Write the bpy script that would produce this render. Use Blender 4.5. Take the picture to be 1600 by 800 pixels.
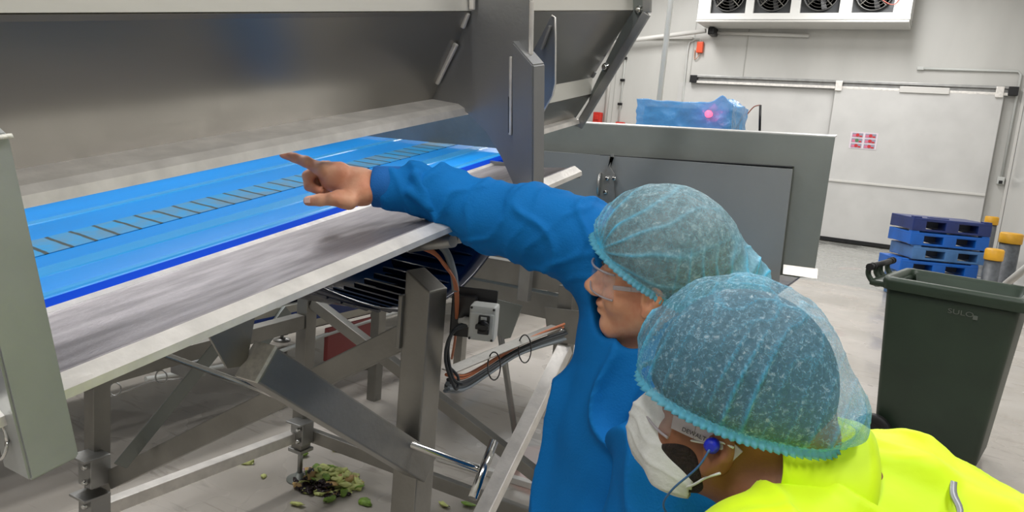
import bpy, bmesh, math, random
import numpy as np
from mathutils import Vector, Matrix, noise
random.seed(4)
for o in list(bpy.data.objects): bpy.data.objects.remove(o)
SC = bpy.context.scene; COL = SC.collection

# ------------------------------------------------------------------ camera
CH, F = 1.55, 1155.0
yaw, pitch, roll, INC = [math.radians(a) for a in (29.03, -9.06, 5.042, 10.62)]
FWD = np.array([-math.sin(yaw)*math.cos(pitch), math.cos(yaw)*math.cos(pitch), math.sin(pitch)])
_r = np.array([math.cos(yaw), math.sin(yaw), 0.0]); _u = np.cross(_r, FWD)
RGT = _r*math.cos(roll)+_u*math.sin(roll); UP = np.cross(RGT, FWD)
CAM = np.array([0, 0, CH])
cd = bpy.data.cameras.new('camera'); cam = bpy.data.objects.new('camera', cd); COL.objects.link(cam)
m = Matrix.Identity(4)
for i in range(3):
    m[i][0] = RGT[i]; m[i][1] = UP[i]; m[i][2] = -FWD[i]; m[i][3] = CAM[i]
cam.matrix_world = m
cd.sensor_fit = 'HORIZONTAL'; cd.sensor_width = 36; cd.lens = 36*F/1600; cd.clip_start = 0.05
SC.camera = cam
# ------------------------------------------------------------------ world, lamps, exposure
w = bpy.data.worlds.new('world'); SC.world = w; w.use_nodes = True
w.node_tree.nodes['Background'].inputs[0].default_value = (0.9, 0.95, 1, 1)
w.node_tree.nodes['Background'].inputs[1].default_value = 0.3
SC.view_settings.view_transform = 'Standard'; SC.view_settings.look = 'None'
SC.view_settings.gamma = 1; SC.view_settings.use_curve_mapping = False
SC.view_settings.exposure = 0.0
CEIL = 5.6
LAMPS = [(-3.9, 1.0), (-5.5, 3.6), (-2.6, 5.5), (-5.5, 9.5), (-1.0, 9.5), (-5.5, 14), (-1.2, 14), (1.6, 0.2), (1.8, 4.2), (-1.0, -1.8)]  # first lamp added to brighten floor under machine; last set to light arm cap
LAMP_W = 98
for i, (x, y) in enumerate(LAMPS):
    l = bpy.data.lights.new('ceiling_lamp_light', 'AREA'); l.shape = 'RECTANGLE'; l.size = 0.5; l.size_y = 2.4
    l.energy = LAMP_W*(1.0 if y < 8 else 1.3); l.color = (1.0, 0.99, 0.985)
    o = bpy.data.objects.new('ceiling_lamp_light', l); o.location = (x, y, CEIL-0.16); COL.objects.link(o)
    o['kind'] = 'structure'

# ------------------------------------------------------------------ point helpers
def P(px, py, d):                                   # a world point that lies d metres deep
    return CAM+(FWD+RGT*(px-800)/F-UP*(py-400)/F)*d
def onpl(px, py, k, v):                             # a point on the plane axis k = v
    r = FWD+RGT*(px-800)/F-UP*(py-400)/F
    return CAM+r*((v-CAM[k])/r[k])
VS = np.array([0, math.cos(INC), math.sin(INC)]); NS = np.array([0, -math.sin(INC), math.cos(INC)])
def M(x, s, q): return CAM+np.array([x, 0, 0])+s*VS+q*NS   # machine frame: across, along the incline, square to it

# ------------------------------------------------------------------ materials
def lin(c):
    return tuple(((v/255)/12.92 if v/255 <= .04045 else ((v/255+.055)/1.055)**2.4) for v in c)+(1,)
def mat(name, col, rough=.5, metal=0, bump=0, bscale=40, stretch=(1, 1, 1), var=0, vscale=6, col2=None, spec=.5, dist=.004, rvar=0):
    mt = bpy.data.materials.new(name); mt.use_nodes = True; nt = mt.node_tree; N = nt.nodes; L = nt.links
    b = N['Principled BSDF']
    b.inputs['Base Color'].default_value = lin(col); b.inputs['Roughness'].default_value = rough
    b.inputs['Metallic'].default_value = metal; b.inputs['Specular IOR Level'].default_value = spec
    tc = N.new('ShaderNodeTexCoord'); mp = N.new('ShaderNodeMapping'); mp.inputs['Scale'].default_value = stretch
    L.new(tc.outputs['Object'], mp.inputs['Vector'])
    if var or col2 or rvar:
        n = N.new('ShaderNodeTexNoise'); n.inputs['Scale'].default_value = vscale; n.inputs['Detail'].default_value = 6
        L.new(mp.outputs[0], n.inputs['Vector'])
        if var or col2:
            mx = N.new('ShaderNodeMix'); mx.data_type = 'RGBA'
            cr = N.new('ShaderNodeMapRange'); cr.inputs[1].default_value = .35; cr.inputs[2].default_value = .65
            L.new(n.outputs[0], cr.inputs[0]); L.new(cr.outputs[0], mx.inputs['Factor'])
            c2 = col2 or tuple(max(0, v*(1-var)) for v in col)
            mx.inputs['A'].default_value = lin(col); mx.inputs['B'].default_value = lin(c2)
            L.new(mx.outputs['Result'], b.inputs['Base Color'])
        if rvar:
            rr = N.new('ShaderNodeMapRange'); rr.inputs[1].default_value = .3; rr.inputs[2].default_value = .7
            rr.inputs[3].default_value = max(0, rough-rvar); rr.inputs[4].default_value = rough+rvar
            L.new(n.outputs[0], rr.inputs[0]); L.new(rr.outputs[0], b.inputs['Roughness'])
    if bump:
        n2 = N.new('ShaderNodeTexNoise'); n2.inputs['Scale'].default_value = bscale; n2.inputs['Detail'].default_value = 5
        bp = N.new('ShaderNodeBump'); bp.inputs['Strength'].default_value = bump; bp.inputs['Distance'].default_value = dist
        L.new(mp.outputs[0], n2.inputs['Vector']); L.new(n2.outputs[0], bp.inputs['Height']); L.new(bp.outputs[0], b.inputs['Normal'])
    return mt
def bs(m_): return m_.node_tree.nodes['Principled BSDF']
STEEL = mat('satin_steel', (172, 172, 170), .4, .8, .12, 60, (3, .15, 3), .10, 3)
PANEL = mat('hopper_steel', (150, 147, 141), .30, .68, .05, 30, (2, .2, 2), .06, 2)
PLATE = mat('plate_steel', (160, 161, 162), .45, .85, .1, 120, (1, 1, 1), .05, 3)
BANDM_ = mat('rim_steel', (205, 205, 202), .4, .6)
TRAY = mat('tray_steel', (152, 148, 151), .5, .75, .22, 60, (10, .6, 10), .12, 5, rvar=.08)
BLAST = mat('blasted_steel', (184, 188, 188), .5, .75, .35, 22, (1, 1, 1), .08, 6, dist=.003)
BRIGHT = mat('lit_edge_steel', (246, 242, 236), .4, .6, .2, 80, (1, 1, 1), .08, 20)  # near-white base paints in the ceiling light that edges and flanges catch
TUBE = mat('tube_steel', (156, 154, 148), .45, .7, .15, 90, (1, 1, 1), .12, 5)
CAPM = mat('hammered_steel', (244, 242, 232), .5, .1, .6, 70, (1, 1, 1), .12, 60, dist=.003)  # near-white colour stands in for light on the shaded arm cap
CHROME = mat('chrome', (215, 215, 212), .16, 1)
GUARD = mat('guard_steel', (146, 151, 147), .5, .6, .25, 35, (1, 1, 1), .06, 4, dist=.002)
BELT = mat('blue_belt', (4, 152, 244), .38, 0, .08, 25, (1, .2, 1), .07, 5, spec=.35)
BELTD = mat('deep_blue_belt_edge', (0, 66, 196), .8, spec=.05)
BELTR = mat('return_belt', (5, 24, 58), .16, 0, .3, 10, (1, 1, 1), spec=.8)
SCUFF = mat('belt_scuff', (92, 108, 110), .5)
BLACK = mat('black_plastic', (22, 22, 24), .4)
GREYP = mat('grey_plastic', (200, 202, 198), .45, 0, .05, 200)
WALLM = mat('wall_panel', (203, 202, 197), .42, 0, .04, 8, (1, 1, .3), .05, 1.2)
WHITE = mat('white_paint', (212, 210, 205), .4, 0, .03, 20)
DOORM = mat('white_door_panel', (208, 207, 204), .38, 0, .05, 6, (1, 1, 1), .04, 2)
CABG = mat('grey_cable', (122, 130, 136), .5); CABD = mat('dark_cable', (52, 56, 60), .5)
CABO = mat('orange_cable', (186, 112, 76), .5)
ORANGE = mat('orange_plastic', (232, 84, 40), .4); RED = mat('red_paint', (205, 52, 40), .45)
BIN = mat('bin_plastic', (44, 60, 46), .42, 0, .15, 60, (1, 1, 1), .12, 4)
RUB = mat('rubber', (18, 18, 19), .6)
YEL = mat('yellow_cap', (226, 168, 34), .45, 0, .1, 40, var=.12)
BOLL = mat('bollard_grey', (92, 96, 100), .5, 0, .2, 30, var=.25, vscale=14)
COAT = mat('blue_coat_cloth', (8, 112, 186), .8, 0, .25, 260, var=.06, vscale=5, spec=.2)
HIVIS = mat('yellow_jacket_cloth', (214, 248, 14), .55, 0, .12, 60, var=.04, vscale=6, spec=.3)
bs(HIVIS).inputs['Sheen Weight'].default_value = .1
TAPE = mat('reflective_tape', (150, 152, 156), .4, .3)
SKIN = mat('light_skin', (228, 172, 138), .5, 0, .3, 130, (1, 1, 1), 0, 22, (212, 142, 110), spec=.35, dist=.002)
bs(SKIN).inputs['Subsurface Weight'].default_value = .08; bs(SKIN).inputs['Subsurface Radius'].default_value = (.012, .005, .003)
SKIN2 = mat('brown_skin', (150, 100, 72), .5, 0, .2, 150, (1, 1, 1), 0, 18, (128, 82, 58), spec=.35, dist=.002)
NAIL = mat('finger_nail', (240, 200, 186), .3)
HAIRG = mat('grey_hair', (112, 110, 108), .6, 0, .8, 90, (1, 1, 1), .5, 50)
HAIRD = mat('dark_hair', (40, 40, 46), .5, 0, .8, 90, (1, 1, 1), .4, 50)
BEARD = mat('beard_hair', (40, 26, 20), .8, 0, .9, 300, (1, 1, 1), .5, 90)
MASK = mat('white_mask_cloth', (222, 224, 220), .8, 0, .35, 160, var=.06, vscale=30, spec=.2)
TROU = mat('dark_trousers', (40, 44, 54), .8); BOOT = mat('white_boot', (215, 215, 210), .4)
EYEW = mat('eye_white', (225, 220, 212), .2); PLUG = mat('blue_earplug', (22, 40, 190), .4)
GREEN = mat('leaf_green', (140, 178, 72), .5, 0, 0, 1, var=.3, vscale=30)
PURPLE = mat('purple_cabbage', (150, 104, 150), .5); LEAFD = mat('dark_leaf', (38, 26, 30), .25)
LEAFY = mat('pale_leaf', (216, 224, 140), .5, 0, 0, 1, var=.2, vscale=30); LEAFB = mat('tan_leaf', (190, 158, 104), .6)

def bumpwave(mt, scale, axis='X', strength=.2): pass
def netmat(name, base, flecks, alpha, nsc):
    mt = bpy.data.materials.new(name); mt.use_nodes = True; nt = mt.node_tree; N = nt.nodes; L = nt.links
    b = N['Principled BSDF']; b.inputs['Roughness'].default_value = .4; b.inputs['Specular IOR Level'].default_value = .5
    tc = N.new('ShaderNodeTexCoord'); at = N.new('ShaderNodeAttribute'); at.attribute_name = 'bunching'
    n1 = N.new('ShaderNodeTexNoise'); n1.inputs['Scale'].default_value = nsc; n1.inputs['Detail'].default_value = 8; n1.inputs['Roughness'].default_value = .75; n1.inputs['Distortion'].default_value = .6
    L.new(tc.outputs['Object'], n1.inputs['Vector'])
    mr = N.new('ShaderNodeMapRange'); mr.inputs[1].default_value = .42; mr.inputs[2].default_value = .68
    mr.inputs[3].default_value = alpha; mr.inputs[4].default_value = min(1, alpha+.3); L.new(n1.outputs[0], mr.inputs[0])
    ad = N.new('ShaderNodeMath'); ad.operation = 'MULTIPLY_ADD'; ad.use_clamp = True; ad.inputs[1].default_value = .55
    L.new(at.outputs['Fac'], ad.inputs[0]); L.new(mr.outputs[0], ad.inputs[2]); L.new(ad.outputs[0], b.inputs['Alpha'])
    mc = N.new('ShaderNodeMapRange'); mc.inputs[1].default_value = .54; mc.inputs[2].default_value = .70; L.new(n1.outputs[0], mc.inputs[0])
    mx = N.new('ShaderNodeMix'); mx.data_type = 'RGBA'; mx.inputs['A'].default_value = lin(base); mx.inputs['B'].default_value = lin(flecks)
    L.new(mc.outputs[0], mx.inputs['Factor'])
    m2 = N.new('ShaderNodeMix'); m2.data_type = 'RGBA'; L.new(at.outputs['Fac'], m2.inputs['Factor']); L.new(mx.outputs['Result'], m2.inputs['A']); m2.inputs['B'].default_value = lin((66, 196, 240)); L.new(m2.outputs['Result'], b.inputs['Base Color'])
    bp = N.new('ShaderNodeBump'); bp.inputs['Strength'].default_value = .5; bp.inputs['Distance'].default_value = .002
    L.new(n1.outputs[0], bp.inputs['Height']); L.new(bp.outputs[0], b.inputs['Normal'])
    return mt
NET = netmat('hairnet_fabric', (150, 200, 214), (214, 232, 238), .30, 120)
NET2 = netmat('hairnet_fabric_wet', (112, 180, 208), (236, 246, 250), .26, 190)  # flecks paint fibres and the sparkle of wet droplets into the colour
NETEDGE = mat('hairnet_elastic', (104, 196, 224), .6, 0, .3, 200); bs(NETEDGE).inputs['Alpha'].default_value = .6
def clear(name, col, alpha, rough=.08):
    mt = mat(name, col, rough); bs(mt).inputs['Alpha'].default_value = alpha; bs(mt).inputs['Specular IOR Level'].default_value = 1; return mt
LENS = clear('clear_lens', (225, 228, 235), .10, .05); LENSF = clear('clear_frame', (176, 170, 176), .7, .12)
WRAP = mat('blue_plastic_wrap', (70, 178, 250), .25, 0, .8, 14, (1, 1, 1), .1, 7, spec=.7, dist=.02)
bs(WRAP).inputs['Alpha'].default_value = .62

# floor: screeded concrete, worn, damp towards the machine, with faded red patches
def floor_mat():
    mt = mat('concrete_floor', (196, 189, 180), .3); nt = mt.node_tree; N = nt.nodes; L = nt.links; b = bs(mt)
    tc = N.new('ShaderNodeTexCoord')
    def nz(s, d, st=(1, 1, 1), dis=0):
        mp = N.new('ShaderNodeMapping'); mp.inputs['Scale'].default_value = st; mp.inputs['Rotation'].default_value = (0, 0, .5)
        n = N.new('ShaderNodeTexNoise'); n.inputs['Scale'].default_value = s; n.inputs['Detail'].default_value = d; n.inputs['Distortion'].default_value = dis
        L.new(tc.outputs['Object'], mp.inputs[0]); L.new(mp.outputs[0], n.inputs['Vector']); return n.outputs[0]
    def mr(i, a, b_, c=0, d=1):
        r = N.new('ShaderNodeMapRange'); r.inputs[1].default_value = a; r.inputs[2].default_value = b_; r.inputs[3].default_value = c; r.inputs[4].default_value = d
        L.new(i, r.inputs[0]); return r.outputs[0]
    def mix(f, a, bb):
        x = N.new('ShaderNodeMix'); x.data_type = 'RGBA'; L.new(f, x.inputs['Factor'])
        for k, v in (('A', a), ('B', bb)):
            if isinstance(v, tuple): x.inputs[k].default_value = lin(v)
            else: L.new(v, x.inputs[k])
        return x.outputs['Result']
    c = mix(mr(nz(1.2, 6), .35, .65), (186, 180, 172), (166, 160, 151))
    c = mix(mr(nz(2.2, 5, (1, 6, 1), 1.5), .60, .68, 0, .45), c, (130, 124, 116))
    c = mix(mr(nz(9, 4), .70, .74, 0, .5), c, (120, 112, 104))
    # faded red paint patches: cells of a brick-like grid picked by noise
    c = mix(mr(nz(.9, 1), .685, .70, 0, .45), c, (206, 150, 140))
    # the floor by the far door is a greyer, smoother bay
    sx = N.new('ShaderNodeSeparateXYZ'); L.new(tc.outputs['Object'], sx.inputs[0])
    c = mix(mr(sx.outputs[1], 10.6, 10.7, 0, .75), c, (150, 152, 148))
    L.new(c, b.inputs['Base Color'])
    L.new(mr(nz(1.6, 3), .42, .58, .08, .34), b.inputs['Roughness'])
    bp = N.new('ShaderNodeBump'); bp.inputs['Strength'].default_value = .15; bp.inputs['Distance'].default_value = .01
    L.new(nz(7, 5), bp.inputs['Height']); L.new(bp.outputs[0], b.inputs['Normal'])
    return mt
FLOOR = floor_mat()

# ------------------------------------------------------------------ object helpers
def empty(name, loc, label, cat, group=None):
    o = bpy.data.objects.new(name, None); COL.objects.link(o); o.location = tuple(loc)
    o['label'] = label; o['category'] = cat; o.empty_display_size = .05
    if group: o['group'] = group
    return o
def rootloc(p):
    v = Vector((0, 0, 0))
    while p is not None: v += p.location; p = p.parent
    return v
def link(name, me, material, parent=None, smooth=False):
    o = bpy.data.objects.new(name, me); COL.objects.link(o)
    if material: me.materials.append(material)
    if parent is not None:
        off = rootloc(parent); me.transform(Matrix.Translation(-off)); o.parent = parent
    if smooth:
        for p in me.polygons: p.use_smooth = True
    return o
def tag(o, label, cat, group=None, kind=None):
    if label: o['label'] = label
    if cat: o['category'] = cat
    if group: o['group'] = group
    if kind: o['kind'] = kind
    return o
def recentre(o):                                     # a top-level mesh gets its origin at its base
    me = o.data; n = len(me.vertices); a = np.empty(n*3); me.vertices.foreach_get('co', a); a = a.reshape(-1, 3)
    c = Vector(((a[:, 0].min()+a[:, 0].max())/2, (a[:, 1].min()+a[:, 1].max())/2, a[:, 2].min()))
    me.transform(Matrix.Translation(-c)); o.location = c; return o
class MB:
    def __init__(s): s.bm = bmesh.new()
    def box(s, c, size, ax=None, bev=0):
        ax = ax or ((1, 0, 0), (0, 1, 0), (0, 0, 1)); c = Vector(c)
        ax = [Vector(a) for a in ax]
        vs = [s.bm.verts.new(c+ax[0]*(i*size[0]/2)+ax[1]*(j*size[1]/2)+ax[2]*(k*size[2]/2)) for i in (-1, 1) for j in (-1, 1) for k in (-1, 1)]
        fs = [s.bm.faces.new([vs[i] for i in f]) for f in ((0, 1, 3, 2), (4, 6, 7, 5), (0, 4, 5, 1), (2, 3, 7, 6), (0, 2, 6, 4), (1, 5, 7, 3))]
        if bev:
            es = list({e for f in fs for e in f.edges}); bmesh.ops.bevel(s.bm, geom=es, offset=bev, segments=2, affect='EDGES', profile=.6)
        return s
    def beam(s, a, b, w_, h, side=(1, 0, 0), bev=.003):
        a = Vector(a); b = Vector(b); z = (b-a); L = z.length; z.normalize(); x = Vector(side); x = (x-z*x.dot(z)).normalized(); y = z.cross(x)
        return s.box((a+b)/2, (w_, h, L), (x, y, z), bev)
    def prism(s, pts, vec, bev=0):
        vec = Vector(vec); A = [s.bm.verts.new(Vector(p)) for p in pts]; B = [s.bm.verts.new(Vector(p)+vec) for p in pts]; n = len(pts)
        fs = [s.bm.faces.new(A[::-1]), s.bm.faces.new(B)]+[s.bm.faces.new((A[i], A[(i+1) % n], B[(i+1) % n], B[i])) for i in range(n)]
        if bev:
            es = list({e for f in fs for e in f.edges}); bmesh.ops.bevel(s.bm, geom=es, offset=bev, segments=2, affect='EDGES', profile=.6)
        return s
    def tube(s, pts, r, seg=10, cap=True):
        pts = [Vector(p) for p in pts]; rr = r if isinstance(r, (list, tuple)) else [r]*len(pts); rings = []; prev = None
        for i, p in enumerate(pts):
            t = (pts[min(i+1, len(pts)-1)]-pts[max(i-1, 0)]).normalized()
            if prev is None:
                prev = t.orthogonal().normalized()
            prev = (prev-t*prev.dot(t)).normalized(); q = t.cross(prev)
            rings.append([s.bm.verts.new(p+(prev*math.cos(a)+q*math.sin(a))*rr[i]) for a in [2*math.pi*k/seg for k in range(seg)]])
        for a, b in zip(rings, rings[1:]):
            for k in range(seg):
                f = s.bm.faces.new((a[k], a[(k+1) % seg], b[(k+1) % seg], b[k])); f.smooth = True
        if cap: s.bm.faces.new(rings[0][::-1]); s.bm.faces.new(rings[-1])
        return s
    def lathe(s, c, prof, axis=(0, 0, 1), seg=24):
        c = Vector(c); z = Vector(axis).normalized(); x = z.orthogonal().normalized(); y = z.cross(x); rings = []
        for r, h in prof:
            rings.append([s.bm.verts.new(c+z*h+(x*math.cos(a)+y*math.sin(a))*max(r, 1e-4)) for a in [2*math.pi*k/seg for k in range(seg)]])
        for a, b in zip(rings, rings[1:]):
            for k in range(seg):
                f = s.bm.faces.new((a[k], a[(k+1) % seg], b[(k+1) % seg], b[k])); f.smooth = True
        s.bm.faces.new(rings[0][::-1]); s.bm.faces.new(rings[-1]); return s
    def build(s, name, material, parent=None):
        bmesh.ops.recalc_face_normals(s.bm, faces=s.bm.faces); me = bpy.data.meshes.new(name); s.bm.to_mesh(me); s.bm.free()
        return link(name, me, material, parent)
def struct(o): o['kind'] = 'structure'; return o
def curve_pts(pts, n=8):
    pts = [Vector(p) for p in pts]; out = []
    e = [pts[0]*2-pts[1]]+pts+[pts[-1]*2-pts[-2]]
    for i in range(1, len(e)-2):
        for k in range(n):
            t = k/n; a, b, c, d = e[i-1], e[i], e[i+1], e[i+2]
            out.append(.5*((2*b)+(c-a)*t+(2*a-5*b+4*c-d)*t*t+(3*b-a-3*c+d)*t**3))
    out.append(pts[-1]); return out
def copy_tree(o, parent=None):
    c = o.copy(); COL.objects.link(c); c.parent = parent
    for ch in list(o.children): copy_tree(ch, c)
    return c

# ------------------------------------------------------------------ room shell
WY = 16.7
struct(MB().box((-3, 6.2, -.05), (18, 21.4, .1)).build('floor', FLOOR))
struct(MB().box((-3, 6.2, CEIL+.05), (18, 21.4, .1)).build('ceiling', WHITE))
wb = MB().box((-5.4, WY+.1, CEIL/2), (13.2, .2, CEIL))
struct(wb.build('wall_back', WALLM))
struct(MB().box((1.3, 12.8, CEIL/2), (.2, 8.0, CEIL)).build('wall_right', mat('gloss_wall_panel', (214, 213, 210), .16, 0, .03, 5)))
struct(MB().box((-12, 6.2, CEIL/2), (.2, 21.4, CEIL)).build('wall_left', WALLM))
struct(MB().box((5.9, 2.6, CEIL/2), (.2, 12.6, CEIL)).build('wall_side', WALLM))
struct(MB().box((3.6, 8.9, CEIL/2), (4.4, .2, CEIL)).build('wall_return', WALLM))
struct(MB().box((-3, -4.4, CEIL/2), (18, .2, CEIL)).build('wall_front', WALLM))
tr = MB()
for x in (-11, -9.9, -8.75, -6.9, -5.12, -3.95): tr.box((x, WY-.004, CEIL/2), (.02, .012, CEIL))
struct(tr.build('trim_1', mat('panel_joint', (176, 175, 170), .5)))
struct(MB().box((-8.6, WY-.03, 4.08), (6.9, .06, .05)).build('trim_2', WHITE))
struct(MB().box((1.17, WY-.03, CEIL/2), (.05, .05, CEIL)).build('trim_3', WHITE))

# big sliding door on the back wall
DX0, DX1, DTOP = -2.04, .86, 3.12
d = struct(MB().box(((DX0+DX1)/2, WY-.09, DTOP/2+.02), (DX1-DX0, .10, DTOP-.02), bev=.01).build('door_1', DOORM))
q = MB()
q.box(((DX0+DX1)/2, WY-.155, 1.26), (DX1-DX0, .03, .045), bev=.008)
q.build('kick_rail', WHITE, d)
MB().box((-.05, WY-.15, .70), (.35, .03, .05), bev=.01).build('door_handle', GREYP, d)
MB().box(((DX0+DX1)/2, WY-.15, .06), (DX1-DX0, .02, .07)).build('rubber_seal', BLACK, d)
struct(MB().box((-3.7, WY-.01, 1.56), (3.3, .02, 3.1)).build('door_2', DOORM))
rl = empty('door_rail', ((-4.95+.93)/2, WY-.12, 3.1), 'long steel sliding door rail with black end stops on the back wall', 'rail')
RX0, RX1 = -4.93, .92
MB().box(((RX0+RX1)/2, WY-.07, 3.25), (RX1-RX0, .14, .05), bev=.006).box(((RX0+RX1)/2, WY-.04, 3.17), (RX1-RX0, .05, .16)).build('track', STEEL, rl)
MB().box(((RX0+RX1)/2, WY-.13, 3.13), (RX1-RX0, .02, .05)).build('track_lip', BRIGHT, rl)
for x in (RX0-.06, RX1+.07): MB().box((x, WY-.08, 3.19), (.16, .16, .16), bev=.01).build('end_stop', BLACK, rl)
for x in (-1.98, .78): MB().box((x, WY-.17, 3.16), (.13, .04, .2), bev=.01).build('hanger', BRIGHT, rl)
MB().box((-.45, WY-.17, 3.14), (.85, .02, .12), bev=.01).build('cover_plate', WHITE, rl)

# poster with six pictures on the door
po = empty('poster', (-1.4, WY-.145, 1.95), 'small white poster with six red and pink pictures on the sliding door', 'poster')
pc = P(1349, 220, 15.0); pc = onpl(1349, 220, 1, WY-.145)
po.location = pc
MB().box(pc, (.50, .006, .33), bev=.001).build('sheet', mat('poster_paper', (226, 214, 222), .5), po)
pics = [mat('picture_red', (200, 48, 52), .5), mat('picture_pink', (214, 120, 150), .5), mat('picture_grey', (150, 150, 166), .5), mat('picture_green', (90, 130, 90), .5)]
for i in range(2):
    for j in range(3):
        c = Vector(pc)+Vector((-.12+.24*i, -.005, -.105+.105*j))
        p_ = MB().box(c, (.20, .004, .08)).build('picture', pics[2], po)
        MB().box(c+Vector((-.06, -.003, -.01)), (.06, .003, .05)).build('picture_patch', pics[1], p_)
        MB().lathe(c+Vector((0, -.002, 0)), [(.034, 0), (.034, .003)], (0, -1, 0), 14).build('picture_patch', pics[0] if (i+j*2) != 2 else pics[3], p_)
        MB().box(c+Vector((.06, -.003, -.02)), (.05, .003, .03)).build('picture_patch', pics[0], p_)

# evaporator cooler high on the back wall, four fans
cx0, cx1 = -4.86, -.86; CY = 15.9; cz0 = 4.28
co = empty('air_cooler', ((cx0+cx1)/2, CY+.4, cz0), 'white wall mounted cold room air cooler with four dark fans', 'air cooler')
sc = (CY)/16.7
cb = MB()
cb.box(((cx0+cx1)/2, CY+.43, cz0+.62), (cx1-cx0, .74, .9), bev=.01)
fw = (cx1-cx0)
fans = [cx0+fw*t for t in (.155, .375, .60, .835)]
# front plate with square openings, made of strips
zc = cz0+.54; s_ = .36
xs = [cx0]+[v for f in fans for v in (f-s_, f+s_)]+[cx1]
for a, b in zip(xs[0::2], xs[1::2]): cb.box(((a+b)/2, CY, zc), (b-a, .12, 2*s_))
cb.box(((cx0+cx1)/2, CY, zc+s_+.08), (fw, .12, .16)); cb.box(((cx0+cx1)/2, CY, zc-s_-.06), (fw, .12, .12))
cb.build('housing', mat('cooler_white', (232, 232, 228), .35), co)
MB().box(((cx0+cx1)/2, CY+.35, cz0+.085), (fw+.02, .80, .07), bev=.01).build('drip_tray', mat('drip_tray_grey', (196, 196, 190), .4), co)
MB().box(((cx0+cx1)/2, CY+.32, cz0+.02), (fw, .84, .04), bev=.01).build('drip_tray_lip', WHITE, co)
FDK = mat('fan_dark', (70, 72, 74), .5); FG = mat('fan_guard_wire', (120, 118, 112), .4, .6)
for f in fans:
    fb = MB(); fb.box((f, CY+.03, zc), (2*s_, .03, 2*s_)); fo = fb.build('fan', FDK, co)
    MB().lathe((f, CY-.02, zc), [(.31, 0), (.33, .05), (.31, .05), (.30, 0)], (0, -1, 0), 28).build('fan_ring', mat('fan_ring_grey', (96, 98, 100), .5), fo)
    g = MB()
    for r in (.08, .14, .20, .26, .32): g.tube([(f+r*math.cos(t), CY-.08, zc+r*math.sin(t)) for t in [k*math.pi/14 for k in range(29)]], .004, 5, False)
    g.build('guard', FG, fo)
    b = MB()
    for k in range(4):
        t = k*math.pi/2+.785; b.beam((f+.05*math.cos(t), CY-.085, zc+.05*math.sin(t)), (f+.33*math.cos(t), CY-.07, zc+.33*math.sin(t)), .018, .02)
    b.lathe((f, CY-.06, zc), [(.07, 0), (.07, .04), (.03, .05)], (0, -1, 0), 18)
    b.build('motor_bracket', FG, fo)
    b = MB()
    for k in range(5):
        t = k*2*math.pi/5; u_ = Vector((math.cos(t), 0, math.sin(t))); v_ = Vector((-math.sin(t), .35, math.cos(t)))
        c = Vector((f, CY-.035, zc)); b.prism([c+u_*.05-v_*.03, c+u_*.29-v_*.05, c+u_*.29+v_*.08, c+u_*.05+v_*.03], (0, .006, 0))
    b.build('blade', BLACK, fo)
for x in (cx0+.24, cx1-.15): MB().box((x, CY-.10, zc+.13 if x < -3 else zc+.12), (.14, .07, .16), bev=.01).build('junction_box', ORANGE, co)
wr = MB()
for a, b in zip(fans, fans[1:]): wr.tube(curve_pts([(a+.3, CY-.09, zc+.05), ((a+b)/2-.1, CY-.09, zc-.07), (b-.3, CY-.09, zc+.0)], 8), .008, 6)
wr.tube(curve_pts([(cx1-.15, CY-.1, zc+.05), (cx1-.3, CY-.1, zc-.22), (cx1-.55, CY-.1, zc-.1), (cx1-.6, CY-.1, zc+.1)], 8), .01, 6)
wr.build('wire', mat('red_wire', (176, 96, 84), .5), co)

def pipe(name, pts, r, m_, label, cat='pipe', group=None):
    o = recentre(MB().tube(pts, r, 10).build(name, m_)); return tag(o, label, cat, group)
a, b = onpl(985, 63, 1, 16.45), onpl(1103, 48, 1, 16.45)
pipe('drain_pipe', [a+(a-b)*1.2, b], .05, WHITE, 'white drain pipe sloping down left from under the air cooler')
a, b = onpl(1118, 51, 1, 16.62), onpl(1264, 56, 1, 16.62)
pipe('wall_pipe', [a, b], .035, WHITE, 'straight white pipe on the back wall right under the air cooler')
tag(recentre(MB().box(onpl(1114, 50, 1, 16.5), (.14, .35, .16), bev=.03).build('wall_camera', BLACK)), 'small black camera housing below the left corner of the air cooler', 'camera')
ob = empty('alarm_box', onpl(1094, 80, 1, WY-.06), 'orange junction box on the back wall below the left end of the cooler', 'junction box')
bc = onpl(1094, 74, 1, WY-.06)
MB().box(bc, (.14, .10, .24), bev=.015).build('box_body', ORANGE, ob)
MB().tube(curve_pts([Vector(bc)+Vector((0, 0, .12)), Vector(bc)+Vector((-.05, .02, .17)), Vector(bc)+Vector((-.2, .03, .14)), Vector(bc)+Vector((-.28, .03, -.05)), onpl(1066, 165, 1, WY-.03)], 8), .02, 8).build('conduit', GREYP, ob)
MB().tube(curve_pts([Vector(bc)+Vector((0, 0, -.12)), Vector(bc)+Vector((-.02, 0, -.2)), Vector(bc)+Vector((-.1, .02, -.25)), Vector(bc)+Vector((-.12, .03, -.05))], 6), .012, 6).build('wire', mat('tan_wire', (190, 150, 130), .5), ob)
a = onpl(1438, 107, 1, WY-.04); c1 = onpl(1597, 112, 1, WY-.04); e_ = onpl(1562, 282, 1, WY-.04)
cnd = empty('light_switch', e_, 'grey wall switch at the end of the bent conduit right of the sliding door', 'switch')
MB().tube([a, (c1[0]-.06, c1[1], a[2]), (c1[0]-.01, c1[1], a[2]-.06), (c1[0]-.01, c1[1], e_[2])], .022, 10).build('conduit', GREYP, cnd)
MB().box(Vector((c1[0]-.01, e_[1], e_[2])), (.12, .09, .14), bev=.015).build('switch_box', GREYP, cnd)
MB().box(Vector((c1[0]-.01, e_[1]-.05, e_[2]-.03)), (.06, .02, .06), bev=.005).build('switch_rocker', BLACK, cnd)
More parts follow.
